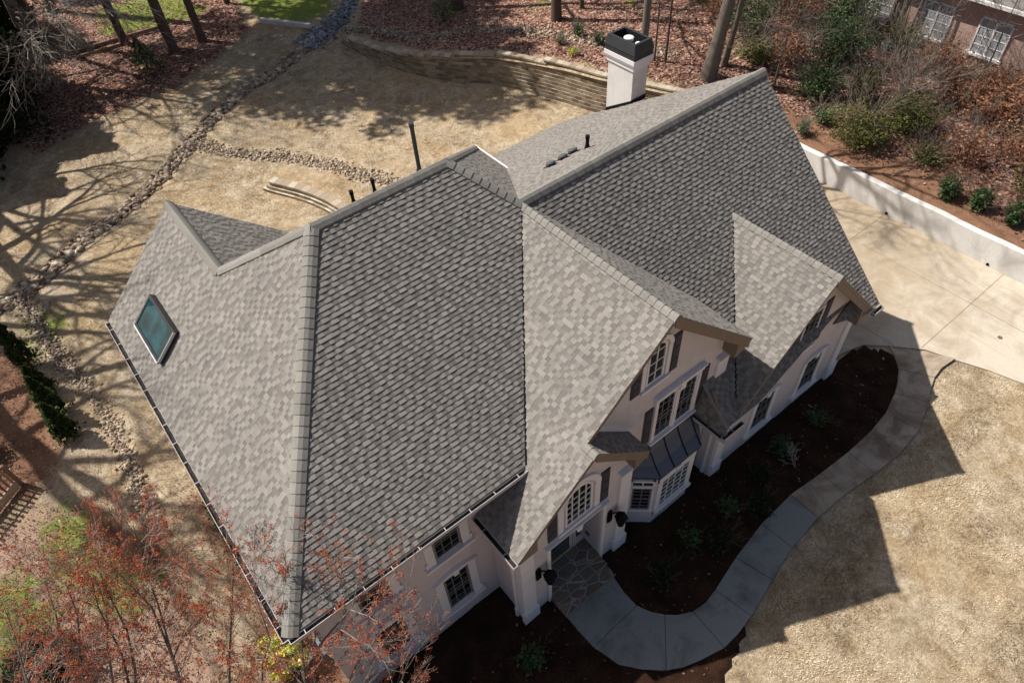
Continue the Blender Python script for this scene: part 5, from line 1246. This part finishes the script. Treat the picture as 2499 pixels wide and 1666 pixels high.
# reddish bare maples in the lower left foreground
STEMS = {
'a': [(-2.54, 1.78, 4.0), (-2.34, 2.14, 4.6), (-1.97, 2.88, 5.6), (-1.7, 3.55, 6.6), (-1.46, 3.83, 7.2)],
'a2': [(-2.34, 2.14, 4.6), (-2.15, 3.01, 5.4), (-2.18, 3.21, 6.0), (-2.23, 3.52, 6.8)],
'b': [(-1.78, 0.78, 4.0), (-1.3, 1.19, 4.8), (-0.69, 1.6, 5.8), (-0.18, 1.8, 6.8)],
'c': [(-0.4, -0.42, 4.2), (-0.02, 0.06, 5.0), (0.44, 0.45, 6.0), (0.76, 1.13, 7.2)],
'c2': [(-0.21, -0.07, 4.6), (0.52, -0.12, 5.4), (1.33, -0.38, 6.4), (1.79, -0.19, 7.0)],
'd': [(0.07, -0.95, 4.0), (0.8, -0.76, 4.8), (1.56, -0.85, 5.6), (2.31, -1.19, 6.4)],
'e': [(-4.17, 2.58, 4.5), (-3.8, 3.1, 5.2), (-3.34, 3.47, 6.0), (-3.1, 3.78, 6.8)],
'f': [(-5.08, 3.1, 4.5), (-4.85, 3.52, 5.2), (-4.52, 3.79, 6.0), (-4.25, 4.06, 6.8)],
'f2': [(-4.93, 3.66, 5.0), (-4.17, 3.35, 5.6), (-3.71, 3.25, 6.2)],
'g': [(-3.41, 1.99, 4.4), (-3.06, 2.48, 5.2), (-2.88, 3.22, 6.2), (-2.58, 3.46, 7.0)],
'h': [(-1.25, 0.06, 4.2), (-0.78, 0.47, 5.0), (-0.36, 0.52, 5.6), (-0.09, 1.15, 6.6)],
'i': [(0.69, -1.6, 3.8), (1.39, -1.6, 4.6), (1.78, -1.51, 5.2), (1.66, -1.24, 5.8)]}
def maple(base, keys, seed, label, nb):
    rnd = random.Random(seed); T, tips = [], []; done = set(); B = Vector(base); fork = B+Vector((0, .3, 2.2))
    T.append(([tuple(B-Vector((0,0,.1))), tuple(B+Vector((0,.1,1.1))), tuple(fork)], [.11, .085, .07], .4))
    for k in keys+(keys if seed > 302 else ()):
        jv = Vector((rnd.uniform(-.75, .75), rnd.uniform(-.7, .5), rnd.uniform(-.5, .1))) if k in done else Vector((0, 0, 0)); done.add(k)
        P_ = [Vector(p)+jv for p in STEMS[k]]; pts = [fork, fork.lerp(P_[0], .5)+Vector((rnd.uniform(-.1,.1), rnd.uniform(-.1,.1), .05))]+P_
        n = len(pts); rad = [.045*(1-.82*i/(n-1)) for i in range(n)]; T.append(([tuple(p) for p in pts], rad, rnd.random()))
        for i in range(1, n-1):
            for q in range(5):
                p = pts[i].lerp(pts[i+1], (q+rnd.random())/5); d = (pts[i+1]-pts[i]).normalized(); ax = d.orthogonal(); ax.rotate(Matrix.Rotation(rnd.random()*6.28, 3, d))
                branch(rnd, tuple(p), d*.8+ax*rnd.uniform(.5, .9), rnd.uniform(.5, 1.05), rad[i]*.42, 2, T, tips, bend=.22, up=.12, spread=.6, rmin=.0035, steps=4)
        tips.append(tuple(pts[-1]))
    rg = np.random.default_rng(seed); tp = np.array(tips); cl = tp[rg.integers(0, len(tp), nb//7)]
    C = np.repeat(cl, 7, axis=0)+rg.normal(0, .024, (len(cl)*7, 3)); V, F = quads_cloud(C, rg.uniform(.010, .026, len(C)), rg, 1.0)
    finish('maple_tree', base, T, (M_BARKG, M_TWIGR), label, 'tree', 'reddish bare maples in the lower left', (V, F, rg.beta(2, 2, len(C))), split=.04, part='twigs', leafmat=M_BUD, leafpart='buds')
maple((-3.0, -.6, 0), ('a', 'a2', 'b', 'h'), 301, 'red budded bare maple at the centre of the lower left group', 21000)
maple((-.9, -2.6, 0), ('c', 'c2', 'd', 'i'), 302, 'red budded bare maple reaching over the front corner of the house', 11000)
maple((-4.6, .4, 0), ('e', 'g'), 303, 'red budded bare maple left of the central one', 14000)
maple((-6.0, 1.2, 0), ('f', 'f2'), 304, 'red budded bare maple in the bottom left corner', 9000)
# low dark red and brown shrubs left
for i, ((x, y), rx, rz, lb) in enumerate((((-3.35, 9.2), .75, .9, 'reddish brown twiggy shrub on the green patch left of the house'), ((-2.7, 8.0), .7, .7, 'second reddish twiggy shrub beside the pebble strip'))):
    T, tips = [], []; rnd = random.Random(320+i)
    for k in range(40): branch(rnd, (x, y, 0), (rnd.uniform(-1,1)*rx, rnd.uniform(-1,1)*rx, rz), rnd.uniform(.5,1.0), .011, 2, T, tips, bend=.2, spread=.6, rmin=.0045, steps=4)
    finish('twiggy_shrub', (x, y, 0), T, (M_BARK, M_TWIGR), lb, 'shrub', 'twiggy shrubs left of the house', leaf_from(tips, 2600, .04, .02, 330+i), split=.2, part='branches', leafmat=M_BUD)
shrub((-6.2, 6.6, 0), .9, 1.1, 340, 'dark evergreen shrub in the bottom left corner', 4200, M_NEEDLE, .07, solid=.3)
shrub((-6.3, 16.1, 0), .7, 1.0, 341, 'mid green shrub at the left edge above the slatted fence', 1500, M_LEAFO, .06, solid=.3)

# slatted wooden fence at the left edge
fen = empty('slat_fence', (-6.0, 13.6, 0), 'weathered slatted wooden fence panel at the left edge', 'fence')
b = MB(); b.bar((-7.9, 11.95, .2), (-5.45, 13.9, .2), .05, .34, tone=.95); b.build('kick_board', M_WOOD, fen)
b = MB(); b.bar((-7.9, 12.0, .95), (-5.45, 13.95, .95), .04, .09, tone=.4); b.build('top_rail', M_WOOD, fen)
for k in range(18):
    t = (k+.5)/18; x = -7.9+2.45*t; y = 11.97+1.95*t
    b = MB(); b.bar((x, y, .3), (x, y, 1.25), .075, .022, up=(.63,-.77,0), tone=.3+.4*((k*7)%5)/5); b.build('slat', M_WOOD, fen)
for (x, y) in ((-5.4, 13.95), (-7.95, 11.9)):
    b = MB(); b.box(x-.06, x+.06, y-.06, y+.06, -.1, 1.2, .4); b.build('post', M_WOOD, fen)

# low pale edging, wooden beam and timber edge at the top left
b = MB(); b.prism([(16.9, 42.6, 0), (17.1, 42.75, 0), (19.25, 39.3, 0), (19.05, 39.15, 0)], (0, 0, .28), .8); tag(b.build('edging_wall', M_RWALL, loc=(18, 41, 0)), 'low pale edging wall beside the bright green grass', 'wall')
b = MB(); b.bar((5.4, 47.5, .14), (11.8, 46.9, .14), .16, .24, tone=.35); b.bar((5.7, 46.6, .1), (8.8, 46.3, .1), .14, .2, tone=.55); tag(b.build('timber_edging', M_WOOD, loc=(8, 47, 0)), 'dark timber edging beyond the upper left pines', 'edging')
# round stone terrace seat wall at the very top left
b = MB()
for k in range(14):
    a0, a1 = 3.5+k*.16, 3.5+(k+1)*.16-.02; b.prism([(9.4+2.2*math.cos(a), 57.2+2.2*math.sin(a), .0) for a in (a0, a1)]+[(9.4+1.9*math.cos(a), 57.2+1.9*math.sin(a), .0) for a in (a1, a0)], (0, 0, .5), .3+.4*((k*3)%5)/5)
tag(b.build('seat_wall', M_STONEG, loc=(9.4, 57.2, 0)), 'curved grey stone seat wall at the very top left', 'wall')

# ---- neighbour's brick house, top right
nbh = empty('brick_house', (46, 8, 1.5), 'pink brick neighbouring house with tall white windows, mostly out of frame', 'house')
b = MB(); b.box(41.2, 51, -2, 22, 1.2, 4.75); b.build('wall', M_BRICK, nbh)
b = MB(); b.prism([(40.75, -2.4, 4.78), (46.2, -2.4, 8.2), (51.6, -2.4, 4.78)], (0, 24.8, 0)); b.build('roof', M_SH, nbh)
b = MB(); b.box(40.62, 40.76, -2.4, 22.4, 4.62, 4.78); b.build('gutter', M_WHITEMET, nbh)
b = MB(); b.box(40.8, 41.22, -2.4, 22.4, 4.55, 4.62); b.build('soffit', M_TRIM, nbh)
for yc in (11.8, 8.6, 5.6, 2.2, 15.2):
    b = MB(); x0, x1 = 41.12, 41.2
    for (a, c, z0, z1) in ((-.82, -.74, 2.15, 3.9), (.74, .82, 2.15, 3.9), (-.05, .05, 2.15, 3.9), (-.82, .82, 3.84, 3.92)): b.box(x0, x1, yc+a, yc+c, z0, z1)
    wn = b.build('window', M_TRIM, nbh)
    b = MB(); b.box(41.16, 41.19, yc-.74, yc-.05, 2.15, 3.84); b.box(41.16, 41.19, yc+.05, yc+.74, 2.15, 3.84); b.build('pane', simple('pale_glass', (.34,.36,.38), .15, .8, var=.25, sc=5), wn)
    b = MB()
    for s_ in (-.395, .395):
        for z in (2.57, 2.99, 3.42): b.box(41.14, 41.158, yc+s_-.345, yc+s_+.345, z-.02, z+.02)
        b.box(41.14, 41.157, yc+s_-.015, yc+s_+.015, 2.15, 3.84)
    b.build('muntins', M_TRIM, wn)
    b = MB(); b.box(41.0, 41.2, yc-.92, yc+.92, 2.03, 2.15); b.build('sill', M_TRIM, wn)
b = MB(); b.box(40.2, 40.85, 10.9, 11.5, 1.9, 2.6); tag(b.build('ac_unit', M_VENTG, loc=(40.5, 11.2, 1.9)), 'grey air conditioning unit at the foot of the brick wall', 'air conditioner')
b = MB(); b.tube([(39.4, 9.7, 1.8), (39.4, 9.7, 2.0), (39.4, 9.7, 2.12)], [.42, .45, .3], 11); tag(b.build('tree_stump', M_STONEG, loc=(39.4, 9.7, 1.8)), 'grey round boulder below the brick house windows', 'boulder')
for o in list(bpy.data.objects):
    if o.name.startswith('tree_stump'): o.name = 'boulder'
